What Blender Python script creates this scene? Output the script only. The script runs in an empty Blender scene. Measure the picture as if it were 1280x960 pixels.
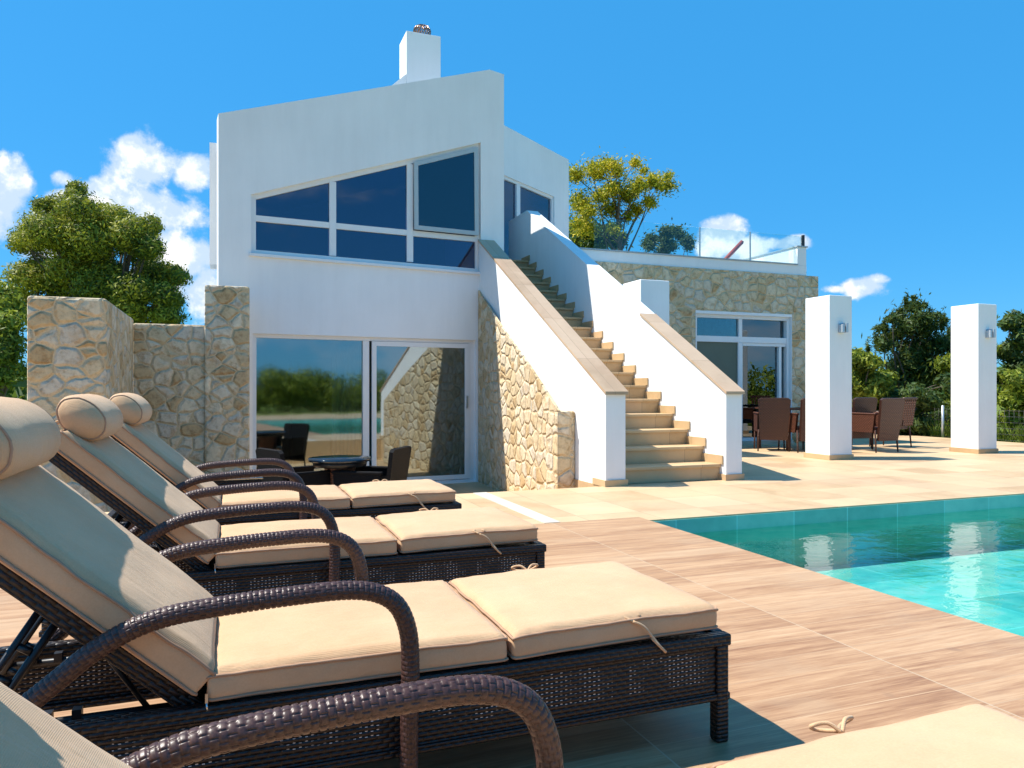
import bpy, bmesh, math, random
import numpy as np
from mathutils import Vector, Matrix, noise
from mathutils.geometry import tessellate_polygon

R = math.radians
rng = random.Random(7)
scene = bpy.context.scene
COL = scene.collection

# ------------------------------------------------------------------ survey
# The place was surveyed from the photograph: terrace at z=0, X along the
# loungers and the house front, Y towards the house.  at_y / at_x / at_z give
# the point of a real wall, floor or side plane seen in a direction.
F = 930.0; HZ = 487.0; CZ = 1.05; YAW = R(20.8)
cs, sn = math.cos(YAW), math.sin(YAW)
def ray(px, py):
    X = (px - 640) / F
    return X * cs + sn, -X * sn + cs, (HZ - py) / F
def at_y(px, py, y):
    d = ray(px, py); t = y / d[1]; return Vector((d[0] * t, y, CZ + d[2] * t))
def at_x(px, py, x):
    d = ray(px, py); t = x / d[0]; return Vector((x, d[1] * t, CZ + d[2] * t))
def at_d(px, py, Y):
    d = ray(px, py); return Vector((d[0] * Y, d[1] * Y, CZ + d[2] * Y))

# ------------------------------------------------------------------ materials
class N:
    """small helper round a node tree"""
    def __init__(s, nt): s.nt = nt
    def n(s, t, **kw):
        nd = s.nt.nodes.new(t)
        for k, v in kw.items():
            if k.startswith('i_'):
                nd.inputs[k[2:].replace('_', ' ')].default_value = v
            else: setattr(nd, k, v)
        return nd
    def l(s, a, b): s.nt.links.new(a, b)
    def val(s, a, sock):
        if isinstance(a, (int, float)): sock.default_value = a
        elif isinstance(a, tuple): sock.default_value = a
        else: s.l(a, sock)
    def m(s, op, a, b=0.0, c=None, clamp=False):
        nd = s.n('ShaderNodeMath', operation=op, use_clamp=clamp)
        s.val(a, nd.inputs[0]); s.val(b, nd.inputs[1])
        if c is not None: s.val(c, nd.inputs[2])
        return nd.outputs[0]
    def mix(s, f, a, b, mode='MIX'):
        nd = s.n('ShaderNodeMix', data_type='RGBA', blend_type=mode)
        s.val(f, nd.inputs[0])
        for v, i in ((a, 6), (b, 7)):
            if isinstance(v, tuple): nd.inputs[i].default_value = (*v[:3], 1)
            else: s.l(v, nd.inputs[i])
        return nd.outputs[2]
    def ramp(s, f, stops, interp='LINEAR'):
        nd = s.n('ShaderNodeValToRGB'); s.val(f, nd.inputs[0])
        cr = nd.color_ramp; cr.interpolation = interp
        while len(cr.elements) < len(stops): cr.elements.new(0.5)
        for e, (p, c) in zip(cr.elements, stops):
            e.position = p; e.color = (*c[:3], 1) if isinstance(c, tuple) else (c, c, c, 1)
        return nd.outputs[0]
    def smooth(s, x, lo, hi):
        nd = s.n('ShaderNodeMapRange', interpolation_type='SMOOTHSTEP')
        s.val(x, nd.inputs[0]); nd.inputs[1].default_value = lo; nd.inputs[2].default_value = hi
        return nd.outputs[0]
    def noise(s, vec, scale, detail=4, rough=.55, dist=0):
        nd = s.n('ShaderNodeTexNoise'); s.l(vec, nd.inputs['Vector'])
        nd.inputs['Scale'].default_value = scale; nd.inputs['Detail'].default_value = detail
        nd.inputs['Roughness'].default_value = rough; nd.inputs['Distortion'].default_value = dist
        return nd.outputs[0], nd.outputs[1]
    def mapping(s, vec, scale=(1, 1, 1), loc=(0, 0, 0), rot=(0, 0, 0)):
        nd = s.n('ShaderNodeMapping'); s.l(vec, nd.inputs[0])
        nd.inputs['Scale'].default_value = scale; nd.inputs['Location'].default_value = loc
        nd.inputs['Rotation'].default_value = rot
        return nd.outputs[0]
    def bump(s, h, strength=.5, dist=.01, normal=None):
        nd = s.n('ShaderNodeBump'); s.l(h, nd.inputs['Height'])
        nd.inputs['Strength'].default_value = strength; nd.inputs['Distance'].default_value = dist
        if normal is not None: s.l(normal, nd.inputs['Normal'])
        return nd.outputs[0]

def new_mat(name):
    m = bpy.data.materials.new(name); m.use_nodes = True
    m.node_tree.nodes.clear()
    h = N(m.node_tree); out = h.n('ShaderNodeOutputMaterial')
    return m, h, out
def principled(h, out, color, rough=.6, metal=0, normal=None, spec=.5, **kw):
    p = h.n('ShaderNodeBsdfPrincipled')
    h.val(color if not isinstance(color, tuple) else (*color[:3], 1), p.inputs['Base Color'])
    h.val(rough, p.inputs['Roughness']); h.val(metal, p.inputs['Metallic'])
    p.inputs['Specular IOR Level'].default_value = spec
    if normal is not None: h.l(normal, p.inputs['Normal'])
    for k, v in kw.items(): p.inputs[k.replace('_', ' ')].default_value = v
    h.l(p.outputs[0], out.inputs[0]); return p
def coords(h, kind='Object'): return h.n('ShaderNodeTexCoord').outputs[kind]
def world_pos(h): return h.n('ShaderNodeNewGeometry').outputs['Position']

def m_plain(name, color, rough=.6, metal=0, var=.12, scale=6, bump=.0, spec=.5):
    m, h, out = new_mat(name); c = coords(h)
    f, _ = h.noise(c, scale, 5)
    lo = tuple(x * (1 - var) for x in color); hi = tuple(min(1, x * (1 + var)) for x in color)
    col = h.ramp(f, [(.3, lo), (.7, hi)])
    nrm = None
    if bump:
        g, _ = h.noise(c, scale * 12, 4); nrm = h.bump(g, bump, .004)
    principled(h, out, col, rough, metal, nrm, spec); return m

def m_plaster(name, color):
    m, h, out = new_mat(name); c = world_pos(h)
    f, _ = h.noise(c, .7, 5, .6)
    g, _ = h.noise(h.mapping(c, (3, 3, .35)), 2.2, 6, .7)
    f2 = h.m('ADD', h.m('MULTIPLY', f, .6), h.m('MULTIPLY', g, .4))
    col = h.ramp(f2, [(.3, tuple(x * .90 for x in color)), (.60, color)])
    b, _ = h.noise(c, 90, 3); b2, _ = h.noise(c, 9, 4)
    hh = h.m('ADD', h.m('MULTIPLY', b, .25), b2)
    principled(h, out, col, .85, 0, h.bump(hh, .35, .006), .3); return m

def m_stone():
    m, h, out = new_mat('rubble_stone'); c = world_pos(h)
    _, dc = h.noise(c, 3.0, 3)
    off = h.n('ShaderNodeVectorMath', operation='SCALE'); off.inputs[3].default_value = .125
    h.l(dc, off.inputs[0])
    add = h.n('ShaderNodeVectorMath', operation='ADD'); h.l(c, add.inputs[0]); h.l(off.outputs[0], add.inputs[1])
    v = h.mapping(add.outputs[0], (1, 1, 1.22))
    e = h.n('ShaderNodeTexVoronoi', feature='DISTANCE_TO_EDGE'); h.l(v, e.inputs['Vector']); e.inputs['Scale'].default_value = 4.7; e.inputs['Randomness'].default_value = .88
    k = h.n('ShaderNodeTexVoronoi', feature='F1'); h.l(v, k.inputs['Vector']); k.inputs['Scale'].default_value = 4.7; k.inputs['Randomness'].default_value = .88
    sep = h.n('ShaderNodeSeparateColor'); h.l(k.outputs['Color'], sep.inputs[0])
    base = h.ramp(sep.outputs[0], [(0, (.52, .36, .19)), (.25, (.64, .50, .31)), (.5, (.70, .58, .41)), (.75, (.62, .54, .43)), (1, (.76, .65, .47))])
    n1, _ = h.noise(c, 11, 6, .7); n2, _ = h.noise(c, 42, 5, .7)
    mott = h.ramp(n1, [(.32, (.55, .46, .36)), (.5, (.95, .93, .9)), (.68, (1.12, 1.1, 1.05))])
    base = h.mix(.85, base, mott, 'MULTIPLY')
    rust, _ = h.noise(c, 2.6, 4, .6)
    base = h.mix(h.m('MULTIPLY', h.smooth(rust, .56, .72), .45), base, (.50, .28, .11))
    edge = h.smooth(h.m('ADD', e.outputs['Distance'], h.m('MULTIPLY', h.m('SUBTRACT', n1, .5), .05)), .025, .06)
    mortar = h.ramp(n2, [(.3, (.54, .39, .22)), (.7, (.66, .52, .33))])
    col = h.mix(edge, mortar, base)
    rel = h.smooth(h.m('ADD', e.outputs['Distance'], h.m('MULTIPLY', h.m('SUBTRACT', n1, .5), .06)), .0, .17)
    hh = h.m('ADD', h.m('ADD', rel, h.m('MULTIPLY', n1, .55)), h.m('MULTIPLY', n2, .22))
    principled(h, out, col, .88, 0, h.bump(hh, .9, .026), .25); return m

def m_deck():
    m, h, out = new_mat('wood_look_planks'); c = world_pos(h)
    v = h.mapping(c, (1, 1, 1), (-2.37 + 12, 20, 0))
    b = h.n('ShaderNodeTexBrick'); h.l(v, b.inputs['Vector']); b.offset = 0; b.squash = 1
    b.inputs['Scale'].default_value = 1; b.inputs['Brick Width'].default_value = 1.2; b.inputs['Row Height'].default_value = .15
    b.inputs['Mortar Size'].default_value = .003; b.inputs['Mortar Smooth'].default_value = .2; b.inputs['Bias'].default_value = 0
    b.inputs['Color1'].default_value = (0, 0, 0, 1); b.inputs['Color2'].default_value = (1, 1, 1, 1); b.inputs['Mortar'].default_value = (.5, .5, .5, 1)
    sep = h.n('ShaderNodeSeparateColor'); h.l(b.outputs['Color'], sep.inputs[0])
    # every plank shifts its grain
    comb = h.n('ShaderNodeCombineXYZ'); h.val(h.m('MULTIPLY', sep.outputs[0], 37.0), comb.inputs[2])
    add = h.n('ShaderNodeVectorMath', operation='ADD'); h.l(c, add.inputs[0]); h.l(comb.outputs[0], add.inputs[1])
    g1, _ = h.noise(h.mapping(add.outputs[0], (.8, 12, 1)), 1.7, 7, .68, .5)
    g2, _ = h.noise(h.mapping(add.outputs[0], (3, 60, 1)), 2.2, 5, .65)
    g3, _ = h.noise(add.outputs[0], 1.3, 4, .6)
    t = h.m('ADD', h.m('MULTIPLY', g1, .55), h.m('ADD', h.m('MULTIPLY', g2, .34), h.m('MULTIPLY', sep.outputs[0], .13)))
    col = h.ramp(t, [(.34, (.23, .108, .050)), (.45, (.36, .195, .098)), (.55, (.47, .28, .150)), (.68, (.56, .375, .22))])
    col = h.mix(h.m('MULTIPLY', h.smooth(g3, .5, .7), .35), col, (.42, .29, .18))
    st, _ = h.noise(c, 3.4, 2); col = h.mix(h.m('MULTIPLY', h.smooth(st, .70, .76), .5), col, (.22, .13, .08))
    sx = h.n('ShaderNodeSeparateXYZ'); h.l(v, sx.inputs[0])
    fx = h.m('ABSOLUTE', h.m('SUBTRACT', h.m('FRACT', h.m('ADD', h.m('DIVIDE', sx.outputs[0], 1.2), .5)), .5))
    col = h.mix(h.m('MULTIPLY', b.outputs['Fac'], h.m('ADD', .2, h.m('MULTIPLY', h.m('LESS_THAN', fx, .0035), .55))), col, (.50, .40, .28))
    hh = h.m('ADD', h.m('MULTIPLY', g2, .25), h.m('MULTIPLY', h.m('SUBTRACT', 1, b.outputs['Fac']), 1))
    rough = h.m('ADD', .42, h.m('MULTIPLY', g1, .25))
    principled(h, out, col, rough, 0, h.bump(hh, .35, .003), .4); return m

def m_tiles(name='travertine_tiles', w=.6, lo=(.47, .31, .165), hi=(.64, .46, .27)):
    m, h, out = new_mat(name); c = world_pos(h)
    b = h.n('ShaderNodeTexBrick'); h.l(h.mapping(c, (1, 1, 1), (20.1, 20.2, 0)), b.inputs['Vector']); b.offset = 0
    b.inputs['Scale'].default_value = 1; b.inputs['Brick Width'].default_value = w; b.inputs['Row Height'].default_value = w
    b.inputs['Mortar Size'].default_value = .0035; b.inputs['Mortar Smooth'].default_value = .3
    b.inputs['Color1'].default_value = (0, 0, 0, 1); b.inputs['Color2'].default_value = (1, 1, 1, 1); b.inputs['Mortar'].default_value = (.5, .5, .5, 1)
    sep = h.n('ShaderNodeSeparateColor'); h.l(b.outputs['Color'], sep.inputs[0])
    g, _ = h.noise(c, 2.1, 7, .66, .5); g2, _ = h.noise(c, 14, 5, .7)
    t = h.m('ADD', h.m('MULTIPLY', g, .6), h.m('ADD', h.m('MULTIPLY', g2, .2), h.m('MULTIPLY', sep.outputs[0], .34)))
    col = h.ramp(t, [(.36, lo), (.5, tuple((a + b_) / 2 for a, b_ in zip(lo, hi))), (.78, hi)])
    pink, _ = h.noise(c, .8, 3); col = h.mix(h.m('MULTIPLY', h.smooth(pink, .5, .65), .3), col, (.50, .31, .20))
    col = h.mix(h.m('MULTIPLY', b.outputs['Fac'], .75), col, (.26, .18, .11))
    hh = h.m('ADD', h.m('MULTIPLY', g2, .2), h.m('SUBTRACT', 1, b.outputs['Fac']))
    principled(h, out, col, h.m('ADD', .4, h.m('MULTIPLY', g, .3)), 0, h.bump(hh, .3, .003), .4); return m

def m_pool():
    m, h, out = new_mat('pool_mosaic'); c = world_pos(h)
    b = h.n('ShaderNodeTexBrick'); h.l(h.mapping(c, (1, 1, 1), (20, 20, 5)), b.inputs['Vector']); b.offset = 0
    b.inputs['Scale'].default_value = 1; b.inputs['Brick Width'].default_value = .6; b.inputs['Row Height'].default_value = .6
    b.inputs['Mortar Size'].default_value = .006; b.inputs['Color1'].default_value = (0, 0, 0, 1); b.inputs['Color2'].default_value = (1, 1, 1, 1); b.inputs['Mortar'].default_value = (.5, .5, .5, 1)
    sep = h.n('ShaderNodeSeparateColor'); h.l(b.outputs['Color'], sep.inputs[0])
    g, _ = h.noise(c, 1.2, 4)
    g2, _ = h.noise(c, 9, 5)
    t = h.m('ADD', h.m('MULTIPLY', sep.outputs[0], .25), h.m('ADD', h.m('MULTIPLY', g, .5), h.m('MULTIPLY', g2, .25)))
    col = h.ramp(t, [(.3, (.085, .33, .28)), (.5, (.15, .44, .385)), (.72, (.26, .55, .48))])
    col = h.mix(h.m('MULTIPLY', b.outputs['Fac'], .5), col, (.3, .7, .7))
    principled(h, out, col, .5, 0); return m

def m_water():
    m, h, out = new_mat('pool_water'); c = world_pos(h)
    n1, _ = h.noise(h.mapping(c, (1, 1.6, 1)), 3.2, 3, .55, .6); n2, _ = h.noise(c, 11, 3, .5, .8)
    hh = h.m('ADD', n1, h.m('MULTIPLY', n2, .28))
    nrm = h.bump(hh, .32, .019)
    fr = h.n('ShaderNodeFresnel'); fr.inputs[0].default_value = 1.42; h.l(nrm, fr.inputs['Normal'])
    g = h.n('ShaderNodeBsdfGlossy'); g.inputs['Roughness'].default_value = .015; h.l(nrm, g.inputs['Normal'])
    t = h.n('ShaderNodeBsdfTransparent')
    # caustic-like mottling of light put into the tint along the ripples
    tc = h.ramp(hh, [(.45, (.40, .86, .86)), (.62, (.62, .98, .95)), (.8, (.92, 1, 1))]); h.l(tc, t.inputs[0])
    mx = h.n('ShaderNodeMixShader'); h.l(fr.outputs[0], mx.inputs[0]); h.l(t.outputs[0], mx.inputs[1]); h.l(g.outputs[0], mx.inputs[2])
    h.l(mx.outputs[0], out.inputs[0]); return m

def m_glass(name, tint=(.75, .85, .85), refl=.35, wob=.0, rough=0.0):
    m, h, out = new_mat(name); c = world_pos(h)
    g = h.n('ShaderNodeBsdfGlossy'); g.inputs['Roughness'].default_value = rough
    g.inputs[0].default_value = (.86, .95, 1, 1)
    if wob:
        n, _ = h.noise(c, 1.6, 2); h.l(h.bump(n, wob, .01), g.inputs['Normal'])
    t = h.n('ShaderNodeBsdfTransparent'); t.inputs[0].default_value = (*tint, 1)
    lw = h.n('ShaderNodeLayerWeight'); lw.inputs[0].default_value = .35
    f = h.m('ADD', h.m('MULTIPLY', lw.outputs['Fresnel'], .9 if refl > 0 else .45), refl, clamp=True)
    mx = h.n('ShaderNodeMixShader'); h.l(f, mx.inputs[0]); h.l(t.outputs[0], mx.inputs[1]); h.l(g.outputs[0], mx.inputs[2])
    h.l(mx.outputs[0], out.inputs[0]); return m

def m_fabric():
    m, h, out = new_mat('cushion_fabric'); c = coords(h)
    w1 = h.n('ShaderNodeTexWave', wave_type='BANDS', bands_direction='X'); h.l(c, w1.inputs[0]); w1.inputs['Scale'].default_value = 160
    w2 = h.n('ShaderNodeTexWave', wave_type='BANDS', bands_direction='Y'); h.l(c, w2.inputs[0]); w2.inputs['Scale'].default_value = 160
    f, _ = h.noise(c, 4, 5, .6); f2, _ = h.noise(c, 220, 2)
    col = h.ramp(h.m('ADD', h.m('MULTIPLY', f, .7), h.m('MULTIPLY', f2, .3)), [(.35, (.57, .345, .185)), (.65, (.66, .43, .245))])
    cr, _ = h.noise(h.mapping(c, (6, 22, 6)), 1.0, 3, .5, 1.2)
    hh = h.m('ADD', h.m('MULTIPLY', h.m('ADD', w1.outputs[1], w2.outputs[1]), .05), h.m('ADD', h.m('MULTIPLY', f, .5), h.m('MULTIPLY', cr, .9)))
    p = principled(h, out, col, .8, 0, h.bump(hh, .5, .011), .25)
    p.inputs['Sheen Weight'].default_value = .15
    return m

def m_wicker_strand():
    m, h, out = new_mat('woven_rattan_strand')
    c = coords(h, 'UV')
    f, _ = h.noise(h.mapping(c, (60, 14, 1)), 1.0, 3)
    f2, _ = h.noise(coords(h), 240, 3)
    t = h.m('ADD', h.m('MULTIPLY', f, .6), h.m('MULTIPLY', f2, .4))
    col = h.ramp(t, [(.35, (.026, .010, .008)), (.65, (.085, .040, .032))])
    p = principled(h, out, col, .40, 0, h.bump(f2, .2, .0008), .5)
    return m

def m_wicker_panel(name, holes=True, cells=(.030, .0125)):
    """flat wicker weave laid out on UVs measured in metres"""
    m, h, out = new_mat(name); c = coords(h, 'UV')
    sx = h.n('ShaderNodeSeparateXYZ'); h.l(c, sx.inputs[0])
    U = h.m('DIVIDE', sx.outputs[0], cells[0]); V = h.m('DIVIDE', sx.outputs[1], cells[1])
    row = h.m('FLOOR', V); par = h.m('MODULO', row, 2.0)
    Us = h.m('ADD', U, h.m('MULTIPLY', par, .5))
    fu = h.m('FRACT', Us); fv = h.m('FRACT', V)
    du = h.m('ABSOLUTE', h.m('SUBTRACT', fu, .5)); dv = h.m('ABSOLUTE', h.m('SUBTRACT', fv, .5))
    hgt = h.m('MULTIPLY', h.m('SUBTRACT', 1, h.m('MULTIPLY', h.m('MULTIPLY', du, du), 3)), h.m('SUBTRACT', 1, h.m('MULTIPLY', h.m('MULTIPLY', dv, dv), 3.6)))
    f, _ = h.noise(c, 35, 3)
    col = h.ramp(h.m('ADD', h.m('MULTIPLY', hgt, .6), h.m('MULTIPLY', f, .5)), [(.4, (.002, .001, .001)), (.75, (.014, .006, .005)), (1, (.030, .013, .011))])
    p = principled(h, out, col, .4, 0, h.bump(hgt, .9, .004), .5)
    if holes:  # no real openings: light through the weave is painted as pale dots
        light_dot = h.m('MULTIPLY', h.m('GREATER_THAN', du, .39), h.m('GREATER_THAN', dv, .33))
        # painted dots are left out of the bands at the edges (V given in metres)
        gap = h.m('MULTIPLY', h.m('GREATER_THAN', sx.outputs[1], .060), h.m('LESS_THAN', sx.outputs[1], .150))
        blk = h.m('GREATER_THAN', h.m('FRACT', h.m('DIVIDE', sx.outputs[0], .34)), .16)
        fn, _ = h.noise(c, 9, 3); light_dot = h.m('MULTIPLY', h.m('MULTIPLY', light_dot, h.smooth(fn, .42, .55)), h.m('MULTIPLY', gap, blk))
        # dots of light coming through the weave, painted into the strand colour
        h.l(h.mix(light_dot, col, (.62, .58, .54)), p.inputs['Base Color'])
    return m

def m_leaf(name, stops, trans=.3, scale=.6):
    m, h, out = new_mat(name)
    g = h.n('ShaderNodeNewGeometry')
    f, _ = h.noise(g.outputs['Position'], scale, 3)
    t = h.m('ADD', h.m('MULTIPLY', g.outputs['Random Per Island'], .45), h.m('MULTIPLY', f, .65))
    col = h.ramp(t, stops)
    d = h.n('ShaderNodeBsdfPrincipled'); h.l(col, d.inputs['Base Color']); d.inputs['Roughness'].default_value = .55; d.inputs['Specular IOR Level'].default_value = .3
    tl = h.n('ShaderNodeBsdfTranslucent'); h.l(h.mix(.5, col, (.35, .42, .04), 'MIX'), tl.inputs[0])
    mx = h.n('ShaderNodeMixShader'); mx.inputs[0].default_value = trans
    h.l(d.outputs[0], mx.inputs[1]); h.l(tl.outputs[0], mx.inputs[2]); h.l(mx.outputs[0], out.inputs[0]); return m

def m_grass():
    m, h, out = new_mat('meadow_ground'); c = world_pos(h)
    f, _ = h.noise(c, .25, 6, .7); g, _ = h.noise(c, 6, 6, .75)
    t = h.m('ADD', h.m('MULTIPLY', f, .5), h.m('MULTIPLY', g, .5))
    col = h.ramp(t, [(.35, (.05, .09, .015)), (.5, (.14, .19, .03)), (.65, (.30, .30, .07))])
    principled(h, out, col, .95, 0, h.bump(g, 1, .08), .1); return m

M = dict(
    plaster=m_plaster('white_plaster', (.86, .86, .855)),
    stone=m_stone(), deck=m_deck(), tiles=m_tiles(), pool=m_pool(), water=m_water(),
    marble=m_tiles('pale_marble', 1.2, (.55, .50, .41), (.66, .61, .52)),
    step=m_tiles('stair_marble', 1.4, (.42, .28, .14), (.58, .41, .23)),
    coping=m_tiles('coping_marble', 1.0, (.42, .29, .18), (.56, .41, .28)),
    frame=m_plain('white_window_frame', (.78, .78, .78), .35, var=.02),
    greyframe=m_plain('grey_sash_frame', (.42, .48, .50), .4, var=.04),
    doorglass=m_glass('door_glass', (.5, .6, .58), .22, .05, .035),
    winglass=m_glass('window_glass', (.22, .32, .62), .07, .03),
    wingglass=m_glass('wing_glass', (.5, .66, .66), .12, .05), screen=m_plain('grey_green_screen', (.11, .135, .10), .5, var=.05),
    rail=m_glass('railing_glass', (.90, .98, .97), .0),
    tableglass=m_glass('table_glass', (.45, .6, .58), .25),
    darkglass=m_plain('black_table_glass', (.010, .02, .035), .06, var=.1, spec=.8),
    fabric=m_fabric(), piping=m_plain('cushion_piping', (.40, .235, .14), .7, var=.1, scale=30),
    strand=m_wicker_strand(), wicker=m_wicker_panel('wicker_panel_light_dots'), wicker_solid=m_wicker_panel('wicker_weave', False),
    wicker_brown=None,
    black=m_plain('black_metal', (.012, .012, .014), .4, var=.2),
    steel=m_plain('brushed_steel', (.62, .63, .65), .28, 1, var=.06, scale=30),
    lampsteel=m_plain('grey_lamp_metal', (.50, .54, .58), .35, .5, var=.05),
    interior=m_plain('interior_wall', (.30, .31, .29), .9, var=.06),
    intfloor=m_plain('interior_floor', (.22, .18, .14), .4, var=.1),
    wooddark=m_plain('dark_wood', (.035, .02, .015), .5, var=.3),
    curtain=m_plain('curtain_cloth', (.45, .46, .42), .9, var=.06),
    redwood=m_plain('red_brown_wood', (.34, .055, .03), .5, var=.2),
    bark=m_plain('bark', (.13, .10, .075), .9, var=.35, scale=9, bump=.6),
    grass=m_grass(),
    leafdark=m_leaf('leaf_olive', [(.25, (.022, .042, .008)), (.42, (.085, .12, .014)), (.58, (.28, .29, .025)), (.85, (.50, .45, .04))]),
    leafyellow=m_leaf('leaf_yellow', [(.25, (.06, .11, .01)), (.48, (.26, .28, .015)), (.68, (.66, .52, .02)), (1, (.80, .60, .03))], .35),
    leafgreen=m_leaf('leaf_green', [(.25, (.02, .055, .02)), (.5, (.045, .11, .03)), (.8, (.09, .17, .04))], .3),
    leafhedge=m_leaf('leaf_hedge', [(.25, (.035, .070, .008)), (.5, (.13, .18, .016)), (.75, (.32, .36, .04)), (1, (.42, .42, .06))], .3),
    leaffir=m_leaf('leaf_fir', [(.25, (.018, .045, .012)), (.55, (.045, .085, .018)), (.9, (.11, .15, .03))], .2),
)
def m_brown():
    m = m_wicker_panel('brown_wicker_weave', False, (.05, .022))
    for nd in m.node_tree.nodes:
        if nd.type == 'VALTORGB':
            for e, c in zip(nd.color_ramp.elements, [(.035, .011, .006), (.12, .040, .020), (.19, .075, .04)]): e.color = (*c, 1)
    return m
M['wicker_brown'] = m_brown()

# ------------------------------------------------------------------ mesh builder
class MB:
    def __init__(s): s.v = []; s.f = []; s.uv = []; s.sm = []
    def face(s, idx, uv=None, sm=False):
        s.f.append(tuple(idx)); s.uv.append(uv); s.sm.append(sm)
    def box(s, x0, y0, z0, x1, y1, z1, M4=None, ch=.0):
        """axis box, edges chamfered by ch"""
        bm = bmesh.new(); bmesh.ops.create_cube(bm, size=1)
        for v in bm.verts:
            v.co = Vector(((x0 + x1) / 2 + v.co.x * (x1 - x0), (y0 + y1) / 2 + v.co.y * (y1 - y0), (z0 + z1) / 2 + v.co.z * (z1 - z0)))
        if ch > 0:
            bmesh.ops.bevel(bm, geom=bm.edges[:], offset=ch, segments=2, affect='EDGES', profile=.5)
        s.add_bm(bm, M4); bm.free()
    def add_bm(s, bm, M4=None, sm=False):
        base = len(s.v)
        bm.verts.index_update()
        for v in bm.verts: s.v.append(tuple((M4 @ v.co) if M4 else v.co))
        for f in bm.faces:
            n = f.normal if f.normal.length > 0 else Vector((0, 0, 1))
            f.normal_update(); n = f.normal
            a = max(range(3), key=lambda i: abs(n[i]))
            uv = []
            for v in f.verts:
                co = v.co
                uv.append((co.y, co.z) if a == 0 else (co.x, co.z) if a == 1 else (co.x, co.y))
            s.face([base + v.index for v in f.verts], uv, sm)
    def tube(s, pts, r, seg=10, closed=False, disp=None, caps=True):
        pts = [Vector(p) for p in pts]; n = len(pts)
        rr = r if isinstance(r, (list, tuple)) else [r] * n
        T = []
        for i in range(n):
            a = pts[(i - 1) % n] if (closed or i > 0) else pts[i]
            b = pts[(i + 1) % n] if (closed or i < n - 1) else pts[i]
            T.append((b - a).normalized() if (b - a).length > 1e-9 else Vector((0, 0, 1)))
        up = Vector((0, 0, 1)) if abs(T[0].z) < .9 else Vector((0, 1, 0))
        nrm = (up - T[0] * up.dot(T[0])).normalized()
        base = len(s.v); L = 0; Ls = []
        for i in range(n):
            if i: L += (pts[i] - pts[i - 1]).length
            Ls.append(L)
            nrm = (nrm - T[i] * nrm.dot(T[i])).normalized(); bn = T[i].cross(nrm)
            for k in range(seg):
                a = 2 * math.pi * k / seg
                q = rr[i] + (disp(L, k / seg) if disp else 0)
                s.v.append(tuple(pts[i] + (nrm * math.cos(a) + bn * math.sin(a)) * q))
        for i in range(n if closed else n - 1):
            j = (i + 1) % n
            for k in range(seg):
                k2 = (k + 1) % seg
                s.face((base + i * seg + k, base + i * seg + k2, base + j * seg + k2, base + j * seg + k),
                       [(Ls[i], k / seg), (Ls[i], (k + 1) / seg), (Ls[j], (k + 1) / seg), (Ls[j], k / seg)], True)
        if caps and not closed:
            s.face([base + k for k in range(seg)][::-1]); s.face([base + (n - 1) * seg + k for k in range(seg)])
    def prism(s, loops, to3, back):
        """loops: outer + holes (2D); to3(u,v) -> Vector; back: thickness vector"""
        flat = [p for lp in loops for p in lp]
        tris = tessellate_polygon([[Vector((p[0], p[1], 0)) for p in lp] for lp in loops])
        base = len(s.v); n = len(flat)
        for p in flat: s.v.append(tuple(to3(*p)))
        for p in flat: s.v.append(tuple(to3(*p) + back))
        nf = (to3(1, 0) - to3(0, 0)).cross(to3(0, 1) - to3(0, 0))
        for t in tris:
            a, b, c = [Vector(s.v[base + i]) for i in t]
            nn = (b - a).cross(c - a)
            if nn.length < 1e-9: continue
            t2 = t if nn.dot(back) < 0 else t[::-1]
            s.face([base + i for i in t2], [flat[i] for i in t2])
            s.face([base + n + i for i in t2[::-1]], [flat[i] for i in t2[::-1]])
        o = 0
        for lp in loops:
            m = len(lp)
            for i in range(m):
                j = (i + 1) % m
                s.face((base + o + i, base + o + j, base + n + o + j, base + n + o + i))
            o += m
    def lathe(s, prof, center, seg=32, M4=None):
        base = len(s.v); n = len(prof)
        for (r, z) in prof:
            for k in range(seg):
                a = 2 * math.pi * k / seg
                p = Vector((center[0] + r * math.cos(a), center[1] + r * math.sin(a), center[2] + z))
                s.v.append(tuple(M4 @ p if M4 else p))
        for i in range(n - 1):
            for k in range(seg):
                k2 = (k + 1) % seg
                s.face((base + i * seg + k, base + i * seg + k2, base + (i + 1) * seg + k2, base + (i + 1) * seg + k),
                       [(k / seg, prof[i][1]), ((k + 1) / seg, prof[i][1]), ((k + 1) / seg, prof[i + 1][1]), (k / seg, prof[i + 1][1])], True)
        s.face([base + k for k in range(seg)][::-1]); s.face([base + (n - 1) * seg + k for k in range(seg)])
    def build(s, name, mat, parent=None, loc=None, recalc=True):
        me = bpy.data.meshes.new(name); me.from_pydata(s.v, [], s.f)
        uvl = me.uv_layers.new(name='UVMap'); i = 0
        for fi, f in enumerate(s.f):
            u = s.uv[fi]
            for k in range(len(f)):
                uvl.data[i].uv = u[k] if u else (0, 0); i += 1
        for p, sm in zip(me.polygons, s.sm): p.use_smooth = sm
        if recalc:
            bm = bmesh.new(); bm.from_mesh(me); bmesh.ops.recalc_face_normals(bm, faces=bm.faces); bm.to_mesh(me); bm.free()
        me.materials.append(mat); me.update()
        o = bpy.data.objects.new(name, me); COL.objects.link(o)
        if parent: o.parent = parent
        if loc is not None: o.location = loc
        return o

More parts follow.
